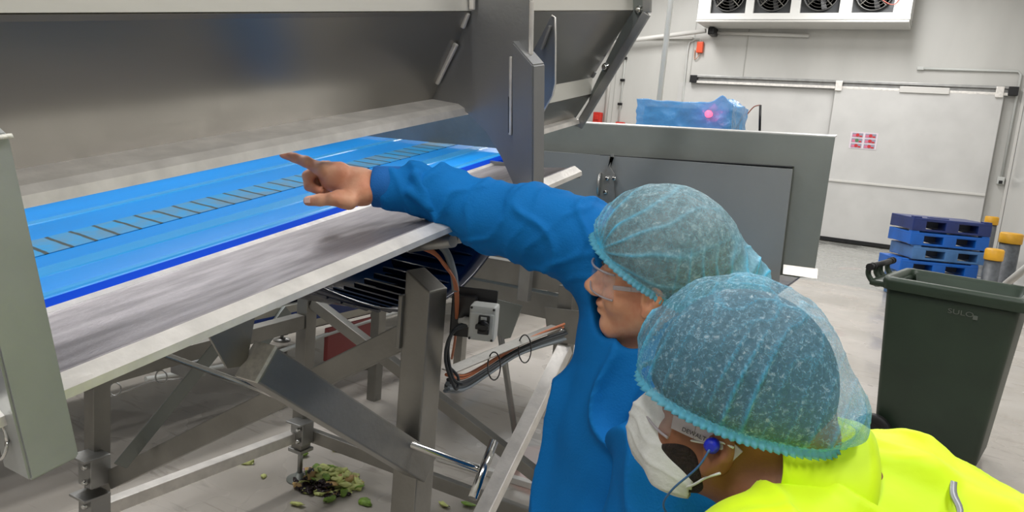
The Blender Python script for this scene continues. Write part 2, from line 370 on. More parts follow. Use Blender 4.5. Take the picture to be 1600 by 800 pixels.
MB().box(Vector((a[0], a[1], a[2])), (.12, .06, .06), bev=.01).build('conduit_clip', GREYP, cnd)
# vertical conduits and red boxes far left
for n_, (px, r_, lab) in enumerate([(976, .02, 'thin grey conduit with black clips running down the back wall'), (955, .045, 'thick white riser pipe on the back wall beside the hopper')]):
    b = onpl(px-9, 183, 1, WY-.05); o = MB().tube([(b[0], b[1], CEIL-.05), (b[0], b[1], b[2]-.3 if n_ else 1.7)], r_, 10).build('conduit' if n_ == 0 else 'riser_pipe', GREYP if n_ == 0 else WHITE)
    recentre(o); tag(o, lab, 'pipe')
    if n_ == 0:
        for z_ in (2.55, 3.1, 3.6):
            MB().box((b[0], b[1]-.02, z_), (.11, .05, .06), bev=.01).build('clip', BLACK, o)
for px, py, hh, lab in ((936, 184, .26, 'red fire call box on the back wall, leftmost beside the hopper end plate'), (969, 192, .16, 'small red box on the back wall under the thin grey conduit')):
    b = onpl(px-(2 if hh > .2 else 0), py+(0 if hh > .2 else 4), 1, WY-.16); o = recentre(MB().box(b, (.2, .14, hh), bev=.02).box(Vector(b)+Vector((0, -.08, 0)), (.1, .03, hh*.4), bev=.01).build('call_box', RED)); tag(o, lab, 'box')
# vertical white pole from the ceiling behind the guard
po_b = onpl(1025, 200, 1, 6.0)
tag(recentre(MB().tube([(po_b[0], 6.0, 1.05), (po_b[0], 6.0, CEIL-.01)], .023, 14).lathe((po_b[0], 6.0, 1.04), [(.06, 0), (.06, .012)], (0, 0, 1), 16).build('service_pole', mat('pole_cream', (238, 236, 226), .35))), 'white round service pole rising to the ceiling behind the blue wrapped box', 'pole')

# ceiling lamps (fittings that hold the area lights)
LAMPM = bpy.data.materials.new('lamp_diffuser'); LAMPM.use_nodes = True
bs(LAMPM).inputs['Emission Color'].default_value = (1, .98, .95, 1); bs(LAMPM).inputs['Emission Strength'].default_value = 3.0
LPOS = LAMPS
lab_l = 'long white ceiling lamp, out of the picture above the room'
l0 = None
for i, (x, y) in enumerate(LPOS):
    if l0 is None:
        l0 = empty('ceiling_lamp', (x, y, CEIL-.14), lab_l, 'lamp', 'ceiling lamps')
        MB().box((x, y, CEIL-.05), (.5, 2.5, .1), bev=.01).build('lamp_housing', WHITE, l0)
        MB().box((x, y, CEIL-.12), (.44, 2.4, .03), bev=.008).build('diffuser', LAMPM, l0)
    else:
        c = copy_tree(l0); c.location = (x, y, CEIL-.14)

# ------------------------------------------------------------------ the inclined conveyor with its hopper
mc = empty('hopper_conveyor', (-1.6, 1.4, 0), 'big inclined stainless steel hopper conveyor with a bright blue belt, on tubular legs', 'conveyor')
S0, S1, S2, S3 = .12, .36, 1.495, 2.50
XO, XL = -.981, -1.6                                  # ridge of the hopper side, centre line of the machine
def sheet(prof, s0, s1, th=.004, name='panel', m_=STEEL, parent=mc, mirror=False):
    """a folded sheet: profile points (across, height) extruded along the incline"""
    pr = [((2*XL-x) if mirror else x, q_) for x, q_ in prof]
    n = len(pr); off = []
    for i in range(n):
        a = Vector(pr[max(i-1, 0)]); b = Vector(pr[min(i+1, n-1)]); t = (b-a).normalized(); off.append((pr[i][0]-t.y*th, pr[i][1]+t.x*th))
    poly = pr+off[::-1]
    b = MB(); b.prism([M(x, s0, q_) for x, q_ in poly], Vector(M(0, s1, 0)-M(0, s0, 0)))
    return b.build(name, m_, parent)
prof1 = [(XO-.002, .42), (XO, .0), (-1.103, -.208), (-1.012, -.226), (-1.010, -.238)]
BANDM = mat('lit_band_steel', (226, 224, 216), .45, .4, .08, 30, (2, .2, 2), .04, 2)  # paler than the hopper panel: lamp light on the bands put into the colour
sheet([(XO-.03, .42), (XO, .002)], S0, S3, name='upper_band', m_=BANDM)
sheet([(XO, .002), (XO-.006, -.006), (-1.105, -.206)], S0, S2, name='hopper_side_panel', m_=PANEL)
sheet([(XO, .002), (XO-.006, -.006), (-1.125, -.226)], S2, S3, name='hopper_side_panel', m_=PANEL)
sheet([(-1.125, -.226), (-1.128, -.284)], 1.992, S3, name='lower_band', m_=BANDM)
sheet([(-1.128, -.284), (-1.188, -.372)], 1.992, S3, name='lower_panel', m_=PANEL)
sheet([(-1.105, -.206), (-1.022, -.214), (-1.006, -.222), (-1.004, -.236)], S0, S2+.02, name='bottom_flange', m_=BRIGHT)
sheet([(-1.188, -.372), (-1.165, -.379), (-1.163, -.392)], 1.992, S3-.02, name='bottom_flange', m_=BRIGHT)
sheet([(XO-.002, .42), (XO, .0), (-1.105, -.206), (-1.02, -.214)], S0, S3, name='hopper_side_panel', m_=PANEL, mirror=True)
# rear transverse plate under the hopper that ends the open stretch of belt
MB().prism([M(x, 1.985, q_) for x, q_ in ((-1.125, -.41), (-1.125, -.22), (-2.07, -.22), (-2.08, -.412))], VS*.006).build('cross_plate', TUBE, mc)
MB().prism([M(x, S0+.004, q_) for x, q_ in ((XO, .40), (XO, .0), (-1.10, -.206), (-2.10, -.206), (2*XL-XO, .0), (2*XL-XO, .40))], VS*.006).build('end_plate', PLATE, mc)
# gusset plates
def onS(px, py, s):
    r = FWD+RGT*(px-800)/F-UP*(py-400)/F; return CAM+r*(s/(r@VS))
g1 = [(735, -90), (735, 18), (672, 158), (690, 171), (726, 172), (760, 205), (783, 245), (803, 290), (812, 290), (829, 200), (829, 85), (831, 0), (822, -20), (800, -90)]
gp = MB(); gp.prism([onS(x, y, S2) for x, y in g1], VS*.007, .001)
gusset = gp.build('gusset_plate', PLATE, mc)
# slot lip and weld tabs
e = MB()
e.beam(onS(798.5, 88, S2-.004), onS(797.5, 211, S2-.004), .006, .008, VS); e.build('slot_edge', BRIGHT, gusset)
e = MB(); e.beam(onS(796, 150, S2-.003), onS(796, 208, S2-.003), .008, .005, VS); e.build('slot', CABD, gusset)
for a, b in (((738, -20), (738, 16)), ((731, 20), (722, 44)), ((713, 68), (682, 131))):
    MB().beam(onS(*a, S2-.012), onS(*b, S2-.012), .010, .012, VS, .004).build('weld_tab', BRIGHT, gusset)
e = MB(); e.beam(onS(831, 0, S2-.001), onS(829.5, 86, S2-.001), .003, .010, VS); e.beam(onS(831, 0, S2-.001), onS(820, -22, S2-.001), .003, .010, VS); e.build('plate_rim', BRIGHT, gusset)
s_ = 1.80
g2 = [(838, 62), (861, 22), (868, 28), (867, 130), (864, 148), (850, 172), (846, 172), (846, 62)]
gs2 = MB().prism([onS(x, y, s_) for x, y in [(825, 95), (846, 55), (862, 24), (868, 28), (867.5, 130), (863, 150), (846, 178), (820, 178)]], VS*.007).build('gusset_plate', PLATE, mc)
e = MB(); e.tube([onS(x, y, s_-.003) for x, y in ((862, 24), (867, 27), (868, 60), (867.5, 130), (863, 150), (848, 176))], .0025, 6); e.build('plate_rim', BRIGHT, gs2)
e = MB(); e.beam(onS(846, 78, s_-.01), onS(860, 40, s_-.01), .014, .006, VS); e.build('weld_tab', STEEL, gs2)
# end plate with rolled rim and bolts
ep = [(968, -90), (985, 8), (986, 16), (935, 120), (921, 150), (918, 176), (897, 197), (905, 199), (1008, 22), (1015, 17), (1014, -90)]
eplate = MB().prism([onS(x, y, S3) for x, y in ep], VS*.01).build('end_plate', GUARD, mc)
e = MB(); e.beam(onS(904, 198, S3-.01), onS(1011, 20, S3-.01), .016, .03, VS, .004); e.beam(onS(1011, 20, S3-.01), onS(1013, -90, S3-.01), .016, .03, VS, .004); e.build('plate_rim', STEEL, eplate)
for c in ((999, 16), (947, 105)):
    MB().lathe(onS(*c, S3), [(.016, 0), (.016, .004), (.010, .006), (.010, .014), (.006, .018)], -VS, 12).build('bolt', CHROME, eplate)
e = MB()
for a, b in (((976, 22), (968, 38)), ((950, 72), (943, 88)), ((930, 112), (925, 121))): e.beam(onS(*a, S3-.012), onS(*b, S3-.012), .012, .012, VS)
e.build('weld_tab', PLATE, eplate)

# box posts standing square to the incline beside the tray
def post(X, s0, s1, qb, qt, m_, slant):
    wx = .055; x0 = X-wx
    pts = [M(X, s0, qb), M(X, s1, qb), M(X, s1, qt), M(X, s0, qt+slant)]
    # top slants up to the inner side
    b = MB(); bm = b.bm
    v = [bm.verts.new(p) for p in (M(x0, s0, qb), M(X, s0, qb), M(X, s1, qb), M(x0, s1, qb), M(x0, s0, qt+slant), M(X, s0, qt), M(X, s1, qt), M(x0, s1, qt+slant))]
    fs = [bm.faces.new([v[i] for i in f]) for f in ((0, 3, 2, 1), (4, 5, 6, 7), (0, 1, 5, 4), (1, 2, 6, 5), (2, 3, 7, 6), (3, 0, 4, 7))]
    bmesh.ops.bevel(bm, geom=list(bm.edges), offset=.003, segments=2, affect='EDGES')
    return b.build('support_post', m_, mc)
post(-.80, .328, .383, -.483, -.112, BLAST, .03)
post(-.80, 1.466, 1.522, -.50, -.112, PLATE, .052)
MB().prism([M(x, .352, q_) for x, q_ in ((XO+.005, .30), (XO, .0), (-1.10, -.205), (-1.01, -.225), (-.99, -.28), (-.85, -.30), (-.85, -.10), (-.90, .02), (-.93, .30))], VS*.007).build('gusset_plate', PLATE, mc)
wd = MB()
for k in range(9): wd.lathe(M(-.797, .345+.0045*k, -.1135), [(.004, -.002), (.003, .002)], NS, 6)
wd.build('weld_bead', CAPM, [o for o in mc.children if o.name.startswith('support_post')][0])
# ring with a wire eye hanging at the lower left post
e = MB(); e.tube([P(-2+13*math.cos(t), 690+28*math.sin(t), .80) for t in [k*2*math.pi/20 for k in range(21)]], .0022, 7); e.build('ring_pin', CHROME, mc)
MB().beam(P(-40, 640, 1.0), P(16, 622, 1.05), .03, .05).build('side_rail', TUBE, mc)

# belt: carrying run, bright edges, chevron wear marks, return run
b = MB(); QB = -.42
b.prism([M(x, S0, q_) for x, q_ in ((-1.15, QB), (-2.05, QB), (-2.05, QB-.012), (-1.15, QB-.012))], VS*(2.10-S0)); belt = b.build('belt', BELT, mc)
def band(x0, x1, h, m_, name, s0=S0, s1=2.07):
    return MB().prism([M(x, s0, q_) for x, q_ in ((x0, QB-.002), (x1, QB-.002), (x1+(.008 if x0 > x1 else -.008), QB+h), (x0-(.008 if x0 > x1 else -.008), QB+h))], VS*(s1-s0)).build(name, m_, belt)
GLB = mat('pale_blue_band', (50, 164, 236), .25)
band(-1.17, -1.20, .002, GLB, 'belt_band'); band(-1.27, -1.33, .002, GLB, 'belt_band'); band(-1.62, -1.66, .002, GLB, 'belt_band')
def wearmat():
    mt = mat('belt_wear', (60, 150, 200), .4); nt = mt.node_tree; N = nt.nodes; L = nt.links
    tc = N.new('ShaderNodeTexCoord'); mp = N.new('ShaderNodeMapping'); mp.inputs['Rotation'].default_value = (0, 0, .10); L.new(tc.outputs['Object'], mp.inputs[0])
    w_ = N.new('ShaderNodeTexWave'); w_.bands_direction = 'Y'; w_.inputs['Scale'].default_value = 6.8; w_.inputs['Distortion'].default_value = .5; w_.inputs['Detail Scale'].default_value = 3; L.new(mp.outputs[0], w_.inputs[0])
    m1 = N.new('ShaderNodeMapRange'); m1.inputs[1].default_value = .90; m1.inputs[2].default_value = .97; L.new(w_.outputs['Fac'], m1.inputs[0])
    n_ = N.new('ShaderNodeTexNoise'); n_.inputs['Scale'].default_value = 14; n_.inputs['Detail'].default_value = 5; L.new(tc.outputs['Object'], n_.inputs[0])
    m2 = N.new('ShaderNodeMapRange'); m2.inputs[1].default_value = .4; m2.inputs[2].default_value = .62; m2.inputs[4].default_value = .6; L.new(n_.outputs[0], m2.inputs[0])
    a = N.new('ShaderNodeMix'); a.data_type = 'RGBA'; a.inputs['A'].default_value = lin((40, 158, 222)); a.inputs['B'].default_value = lin((120, 142, 150)); L.new(m2.outputs[0], a.inputs['Factor'])
    c = N.new('ShaderNodeMix'); c.data_type = 'RGBA'; L.new(a.outputs['Result'], c.inputs['A']); c.inputs['B'].default_value = lin((62, 74, 72)); L.new(m1.outputs[0], c.inputs['Factor'])
    L.new(c.outputs['Result'], bs(mt).inputs['Base Color']); return mt
b = MB(); x0, x1 = -1.395, -1.505
b.prism([M(x, S0, q_) for x, q_ in ((x0, QB+.0015), (x1, QB+.0015), (x1, QB-.001), (x0, QB-.001))], VS*(2.07-S0)); b.build('wear_strip', wearmat(), belt)
MB().prism([M(x, S0, q_) for x, q_ in ((-1.158, QB+.003), (-1.116, QB+.004), (-1.118, QB-.03), (-1.158, QB-.03))], VS*(2.09-S0)).build('belt_edge', BELTD, belt)
# return run: dark, sagging, cleated
b = MB(); bm = b.bm; rows = []
for i in range(37):
    s = .13+i*.0545; row = []
    for j in range(9):
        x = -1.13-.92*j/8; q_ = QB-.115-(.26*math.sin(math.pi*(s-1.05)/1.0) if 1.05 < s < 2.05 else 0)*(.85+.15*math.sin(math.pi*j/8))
        row.append(bm.verts.new(M(x, s, q_)))
    rows.append(row)
for a, c in zip(rows, rows[1:]):
    for j in range(8): bm.faces.new((a[j], a[j+1], c[j+1], c[j])).smooth = True
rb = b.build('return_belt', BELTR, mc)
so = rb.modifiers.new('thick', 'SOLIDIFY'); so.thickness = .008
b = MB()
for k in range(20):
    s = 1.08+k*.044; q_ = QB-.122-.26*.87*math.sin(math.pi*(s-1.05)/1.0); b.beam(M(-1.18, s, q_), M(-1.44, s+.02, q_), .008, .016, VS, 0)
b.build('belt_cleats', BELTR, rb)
# side tray
ST = 1.777
sheet([(-1.112, -.44), (-1.112, -.420), (-1.104, -.415), (-1.096, -.420), (-.96, -.414), (-.853, -.404), (-.843, -.3965)], S0, ST, .004, 'side_tray', TRAY)
sheet([(-1.112, -.4175), (-1.104, -.4125), (-1.097, -.4175)], S0, ST, .002, 'tray_lip', BRIGHT)
sheet([(-.8435, -.3965), (-.823, -.409), (-.822, -.4155), (-.832, -.4165)], S0, ST, .003, 'tray_flange', BRIGHT)
b = MB(); b.prism([M(x, ST, q_) for x, q_ in ((-1.11, -.405), (-.826, -.41), (-.826, -.425), (-1.11, -.50))], VS*.004); b.build('tray_end', STEEL, mc)
sheet([(-1.118, -.436), (-1.118, -.55), (-1.10, -.56)], S0, 2.05, .004, 'belt_side_frame', GUARD)
sheet([(-1.118, -.436), (-1.118, -.55), (-1.10, -.56)], S0, 2.05, .004, 'belt_side_frame', GUARD, mirror=True)

# legs of the frame
LZ = {'f': (-1.0, 1.40), 'l': (-2.2, 1.335), 'm': (-2.2, 2.235), 'p': (-1.07, 2.37)}
def leg(x, y, z0, z1, w_, name='leg', m_=TUBE, foot=True, cut=0):
    b = MB()
    if cut: b.prism([(x-w_/2, y-w_/2, z0), (x+w_/2, y-w_/2, z0), (x+w_/2, y-w_/2, z1), (x-w_/2, y-w_/2, z1+cut)], (0, w_, 0), .004)
    else: b.box((x, y, (z0+z1)/2), (w_, w_, z1-z0), bev=.003)
    o = b.build(name, m_, mc)
    if foot:
        MB().tube([(x, y, z0+.01), (x, y, .02)], .011, 10).build('threaded_rod', STEEL, o)
        MB().lathe((x, y, .0), [(.055, 0), (.055, .008), (.02, .016), (.016, .035)], (0, 0, 1), 20).build('foot', GUARD, o)
        MB().box((x, y, z0-.006), (w_+.018, w_+.018, .016), bev=.003).build('foot_plate', STEEL, o)
    return o
lf = leg(-1.0, 1.40, .14, 1.185, .072, cut=.04)
ll = leg(-2.2, 1.335, .14, 1.0, .055)
lm = leg(-2.2, 2.235, .15, 1.0, .058)
lp = leg(-1.07, 2.37, .14, 1.05, .058)
MB().box((-1.040, 1.385, 1.10), (.012, .06, .13), bev=.003).build('side_plate', TUBE, lf)
def clampblock(x, y, z, parent, sx=1, sy=0):
    b = MB(); b.box((x+.03*sx, y+.03*sy-.012, z), (.07, .065, .10), bev=.004); b.box((x+.035*sx, y-.03, z+.052), (.085, .085, .008), bev=.002)
    o = b.build('clamp_bracket', STEEL, parent)
    for dz in (-.026, .026):
        MB().lathe((x+.05*sx, y-.05, z+dz), [(.010, 0), (.010, .008), (.006, .014)], (0, -1, 0), 8).build('bolt', CHROME, o)
clampblock(-2.2, 1.32, .40, ll); clampblock(-2.2, 1.32, .27, ll); clampblock(-2.2, 2.22, .24, lm)
def bar(a, b, w_=.05, h=.05, name='crossbar', m_=TUBE, side=(0, 0, 1)): return MB().beam(a, b, w_, h, side).build(name, m_, mc)
bar((-2.2, 1.35, .235), (-2.2, 2.21, .215), .045, .045, m_=BRIGHT)
bar((-2.2, 2.25, .215), (-1.07, 2.37, .14), .055, .03)
bar((-2.2, .3, .66), (-2.2, 2.2, .72), .06, .05, 'side_rail')
bar((-2.14, 1.36, .36), (-1.03, 1.41, 1.07), .06, .06, 'diagonal_brace')
bar((-2.17, 2.24, .80), (-1.08, 2.40, .27), .045, .045, 'diagonal_brace')
bar((-1.045, 2.33, .83), (-1.0, 1.46, .18), .05, .04, 'diagonal_brace', BRIGHT, (1, 0, 0))
bar((-2.2, 1.33, .86), P(190, 724, 2.25), .012, .045, 'stay_strap', GUARD) if False else None
a = P(392, 478, 2.35); b_ = P(188, 728, 2.2)
MB().beam(a, b_, .004, .05, (1, 0, 0)).build('stay_strap', GUARD, mc)
bar((-2.15, 2.32, 1.06), (-.75, 2.42, 1.055), .085, .05, 'top_crossbar', TUBE)
# bracket plates under the top crossbar
x_, y_ = onpl(822, 430, 1, 2.33)[[0, 2]]
MB().box((x_, 2.33, y_), (.045, .03, .19), bev=.004).build('bracket_plate', STEEL, mc)
bp_ = MB().prism([onpl(x, y, 1, 2.31) for x, y in ((850, 480), (905, 486), (905, 540), (856, 532))], (0, .01, 0), .002).build('bracket_plate', TUBE, mc)
MB().lathe(onpl(879, 519, 1, 2.305), [(.014, 0), (.014, .006), (.008, .012)], (0, -1, 0), 8).build('bolt', CHROME, bp_)
MB().prism([onpl(x, y, 1, 2.36) for x, y in ((752, 462), (816, 478), (797, 528), (788, 530), (752, 500))], (0, .006, 0), .001).build('bracket_plate', GUARD, mc)
# outrigger arm with a hammered cap, hung from a gusset under the tray, ending at the front leg
A = Vector(P(402, 566, 1.40)); B = Vector((-.975, 1.40, .745))
dirv = (B-A).normalized()
wA = .074
side = Vector((1, 0, 0)); side = (side-dirv*side.dot(dirv)).normalized(); upv = dirv.cross(side)
arm = MB(); arm.box((A+B)/2, (.062, wA, (B-A).length), (side, upv, dirv), .004); arm = arm.build('outrigger_arm', TUBE, mc)
MB().box(A-dirv*.003, (.064, wA+.002, .008), (side, upv, dirv), .002).build('arm_cap', CAPM, arm)
tg = MB(); Xg = A.x-.03
tg.prism([onpl(x, y, 0, Xg) for x, y in ((318, 515), (398, 480), (384, 560), (372, 572), (352, 575))], (.006, 0, 0), .001); tg.build('hanger_gusset', TUBE, mc)
# adjusting rod with T handle
a = P(248, 551, 2.0); b_ = P(756, 736, 1.66)
rod = MB().tube([a, b_], .0085, 12).build('adjusting_rod', CHROME, mc)
MB().tube([P(738, 779, 1.61), P(772, 690, 1.70)], .0105, 14).build('t_handle', CHROME, rod)
# round shaft under the tray
MB().tube([P(640, 385, 1.66), P(708, 377, 1.56)], .013, 16).build('roller_shaft', STEEL, mc)
MB().box(P(712, 362, 1.62), (.05, .05, .045), bev=.006).build('bearing_block', STEEL, mc)
# isolator switch on a black bracket beside the front leg
sw_c = Vector(P(756, 502, 1.72)); ax = (Vector((.93, .36, 0)), Vector((-.36, .93, 0)), Vector((0, 0, 1)))
br = MB().box(sw_c+ax[1]*.05-ax[0]*.055, (.06, .06, .10), ax, .004).box(sw_c+ax[1]*.05-ax[0]*.03+Vector((0, 0, .01)), (.10, .01, .11), ax, .002).build('switch_bracket', BLACK, mc)
sw = MB().box(sw_c, (.062, .055, .082), ax, .006).box(sw_c-ax[1]*.028, (.056, .008, .05), ax, .003).build('isolator_switch', GREYP, mc)
kc = sw_c-ax[1]*.033+ax[0]*.006
MB().box(kc, (.026, .012, .044), ax, .003).build('switch_plate', BLACK, sw)
kn = MB(); kn.lathe(kc-ax[1]*.006, [(.014, 0), (.013, .010), (.0, .011)], -ax[1], 16); kn.box(kc-ax[1]*.02, (.030, .016, .011), ax, .003); kn.build('switch_knob', BLACK, sw)
MB().box(kc-ax[1]*.007+Vector((0, 0, .016)), (.014, .002, .008), ax, .001).build('switch_label', GREYP, sw)
MB().lathe(sw_c-ax[0]*.03+Vector((0, 0, -.006)), [(.011, 0), (.012, .004), (.012, .016), (.008, .022), (.006, .03)], -ax[0], 14).build('cable_gland', GREYP, sw)
for sx in (-1, 1):
    for sz in (-1, 1): MB().lathe(sw_c-ax[1]*.0275+ax[0]*.026*sx+Vector((0, 0, .036*sz)), [(.003, 0), (.003, .002)], -ax[1], 8).build('screw', BLACK, sw)
# cables over the leg top, down the leg and away in a loom
def cable(pts, r, m_, n=8): return MB().tube(curve_pts([P(*p) for p in pts], n), r, 8).build('cable', m_, mc)
cable([(630, 378, 1.7), (672, 376, 1.66), (696, 392, 1.66), (708, 425, 1.67), (712, 455, 1.68)], .0085, CABG)
for dx, dy in ((0, 0), (8, 5), (16, 3)):
    cable([(652-dx, 384-dy, 1.66), (676, 394-dy+dx*.3, 1.65), (699-dx*.3, 418-dx*.2, 1.66), (711+dx*.2, 450, 1.67), (712, 520, 1.8), (706, 560, 1.9)], .0032, CABO)
cable([(733, 505, 1.72), (715, 511, 1.72), (703, 528, 1.73), (700, 556, 1.76), (708, 592, 1.8), (722, 600, 1.82)], .0045, CABD)
cable([(730, 508, 1.72), (709, 518, 1.72), (698, 540, 1.73), (697, 570, 1.76), (712, 608, 1.8), (716, 590, 1.82), (704, 575, 1.82)], .0038, CABD)
lo = [(697, 597), (722, 600), (757, 580), (800, 552), (838, 535), (880, 521)]
for k, (m_, dx, dy, r) in enumerate([(CABG, 0, 8, .006), (CABG, 2, 2, .0062), (CABG, -2, 14, .005), (CABD, 0, 5, .005), (CABD, 3, -4, .005), (CABO, 0, -12, .0045), (CABO, 2, -18, .004), (CABD, 6, 0, .0045), (CABG, 4, 11, .004)]):
    sp = [1.3, 1.0, .8, .7, .9, 1.1]
    cable([(x+dx, y+dy*sp[i]*.75, 1.9+.1*i) for i, (x, y) in enumerate(lo)], r, m_)
for x, y, d_ in ((772, 572, 2.05), (820, 545, 2.2)):
    MB().tube([P(x+10*math.cos(t), y+22*math.sin(t), d_+.03*math.sin(t*2)) for t in [k*2*math.pi/18 for k in range(19)]], .002, 6).build('cable_tie', BLACK, mc)
MB().beam(P(700, 580, 1.95), P(870, 510, 2.4), .004, .045, (0, 0, 1)).build('cable_tray', TUBE, mc)
# rings of wire under the side rail
for x, y, r in ((180, 608, 9), (252, 589, 9)):
    MB().tube([P(x+r*math.cos(t), y+r*1.15*math.sin(t), 2.5) for t in [k*2*math.pi/16 for k in range(17)]], .0025, 6).build('wire_ring', STEEL, mc)
MB().tube(curve_pts([P(165, 622, 2.6), P(200, 610, 2.6), P(240, 596, 2.6), P(285, 592, 2.6)], 6), .003, 6).build('wire', STEEL, mc)
# bracket and hanging cable bunch left of the gusset
MB().box(P(214+80, 573, 2.7), (.12, .06, .06), bev=.004).build('sensor_bracket', STEEL, mc)
for k in range(4): MB().tube([P(300+4*k, 530, 2.75), P(302+4*k, 600-6*k, 2.75)], .004, 7).build('cable', CABG, mc)

# ------------------------------------------------------------------ background conveyor, far left, with long blue belt
bc_ = empty('belt_conveyor', (-3.35, 3.2, 0), 'long low conveyor with blue belt and grey side rails, behind the hopper frame', 'conveyor')
for z, nm, m_, hh in ((.60, 'belt', mat('teal_belt', (20, 128, 178), .25), .04), (.36, 'return_belt', BELTR, .012)):
    MB().box((-3.4, 3.6, z), (.78, 6.4, hh), bev=.003).build(nm, m_, bc_)
for xx in (-2.98, -3.82):
    MB().box((xx, 3.6, .515), (.04, 6.4, .045), bev=.004).build('side_rail', mat('pale_rail', (176, 174, 164), .42, .7), bc_)
    MB().box((xx*.998, 3.6, .46), (.03, 6.4, .07), bev=.004).build('belt_skirt', mat('navy_skirt', (12, 48, 120), .35), bc_)
    MB().box((xx, 3.6, .405), (.04, 6.4, .055), bev=.004).build('side_rail', mat('pale_rail', (176, 174, 164), .42, .7), bc_)
    for yy in (1.2, 3.65, 6.2):
        b = MB(); b.box((xx, yy, .24), (.06, .06, .40), bev=.003); o = b.build('leg', TUBE, bc_)
        MB().tube([(xx, yy, .06), (xx, yy, .012)], .012, 8).build('foot', STEEL, o)
        MB().lathe((xx, yy, 0), [(.06, 0), (.06, .01), (.02, .02)], (0, 0, 1), 16).build('foot', STEEL, o)
MB().tube(curve_pts([(-2.93, 2.0, .34), (-2.92, 2.6, .30), (-2.93, 3.2, .33), (-2.92, 3.9, .36)], 8), .012, 8).build('cable', GREYP, bc_)
MB().box((-2.94, 3.38, .26), (.03, .46, .20), bev=.005).build('control_panel', mat('faded_red_panel', (150, 66, 66), .45), bc_)
MB().beam((-2.95, 2.85, .52), (-2.95, 2.68, .36), .02, .07, (1, 0, 0)).build('belt_bracket', GUARD, bc_)

# ------------------------------------------------------------------ cross conveyor with its high guard at the end of the hopper
gc = empty('discharge_conveyor', (-1.2, 3.3, 0), 'cross conveyor with tall grey steel splash guard at the end of the hopper', 'conveyor')
GX0, GX1 = -3.0, -.345
gr = MB()
gr.prism([(GX0, 3.0, 1.08), (-.40, 3.0, 1.115), (GX1, 3.0, 1.125), (GX1, 3.0, 1.655), (GX0, 3.0, 1.61)], (0, .006, 0), .001)
guard = gr.build('splash_guard', GUARD, gc)
MB().prism([(GX0, 3.0, 1.61), (GX1, 3.0, 1.655), (GX1, 3.05, 1.662), (GX0, 3.05, 1.617)], (0, 0, .004)).build('guard_top_rim', BANDM_, guard)
a = onpl(1224, 413, 1, 2.985); b_ = onpl(1278, 420, 1, 2.985)
MB().prism([a, b_, onpl(1277, 436, 1, 2.965), onpl(1223, 428, 1, 2.965)], (0, .006, 0), .001).build('guard_bottom_flange', BRIGHT, guard)
MB().beam(onpl(845, 237, 1, 2.985), onpl(1240, 261, 1, 2.985), .006, .03, (0, 0, 1)).build('guard_fold', BLACK, guard)
low = MB()
low.prism([(GX0, 2.97, .98), (-.46, 2.97, 1.0), (-.472, 2.97, 1.525), (GX0, 2.97, 1.475)], (0, .006, 0), .001)
lower = low.build('side_panel', mat('matt_steel', (150, 153, 154), .55, .6, .06, 60, var=.05, vscale=2), gc)
lt = MB().prism([onpl(x, y, 1, 2.95) for x, y in ((936, 322), (962, 326), (959, 290), (960, 272), (953, 262), (954, 241), (958, 240), (959, 246), (951, 244), (950, 262), (938, 275))], (0, .006, 0), .001).build('latch', STEEL, gc)
MB().lathe(onpl(938, 288, 1, 2.955), [(.05, 0), (.05, .008), (.03, .014)], (-1, -.3, 0), 18).build('latch_disc', STEEL, lt)
for c in ((949, 279), (960, 279), (946, 300)): MB().lathe(onpl(*c, 1, 2.948), [(.010, 0), (.010, .006), (.006, .012)], (0, -1, 0), 8).build('bolt', CHROME, lt)
MB().box((-1.75, 3.55, 1.12), (2.5, .95, .012), bev=.003).build('belt', BELT, gc)
MB().box((-1.75, 3.55, 1.00), (2.5, .95, .012), bev=.003).build('return_belt', BELTR, gc)
MB().box((-1.75, 2.72, 1.115), (2.5, .35, .012), bev=.002).build('belt_lip', mat('teal_strip', (60, 150, 190), .3), gc)
MB().box((-1.9, 2.56, 1.15), (2.2, .02, .10), bev=.003).build('side_rail', GUARD, gc)
MB().box((-1.85, 4.1, 1.1), (2.2, .04, .22), bev=.003).build('side_rail', GUARD, gc)
for xx in (-2.6, -.9):
    for yy in (3.2, 4.08): MB().box((xx, yy, .5), (.06, .06, 1.0), bev=.003).build('leg', TUBE, gc)
MB().box((-1.75, 2.62, .90), (2.0, .06, .10), bev=.003).build('side_rail', TUBE, gc)
MB().tube([(-1.52, 3.0, .0), (-1.60, 2.75, .88)], .015, 10).build('stay', STEEL, gc)

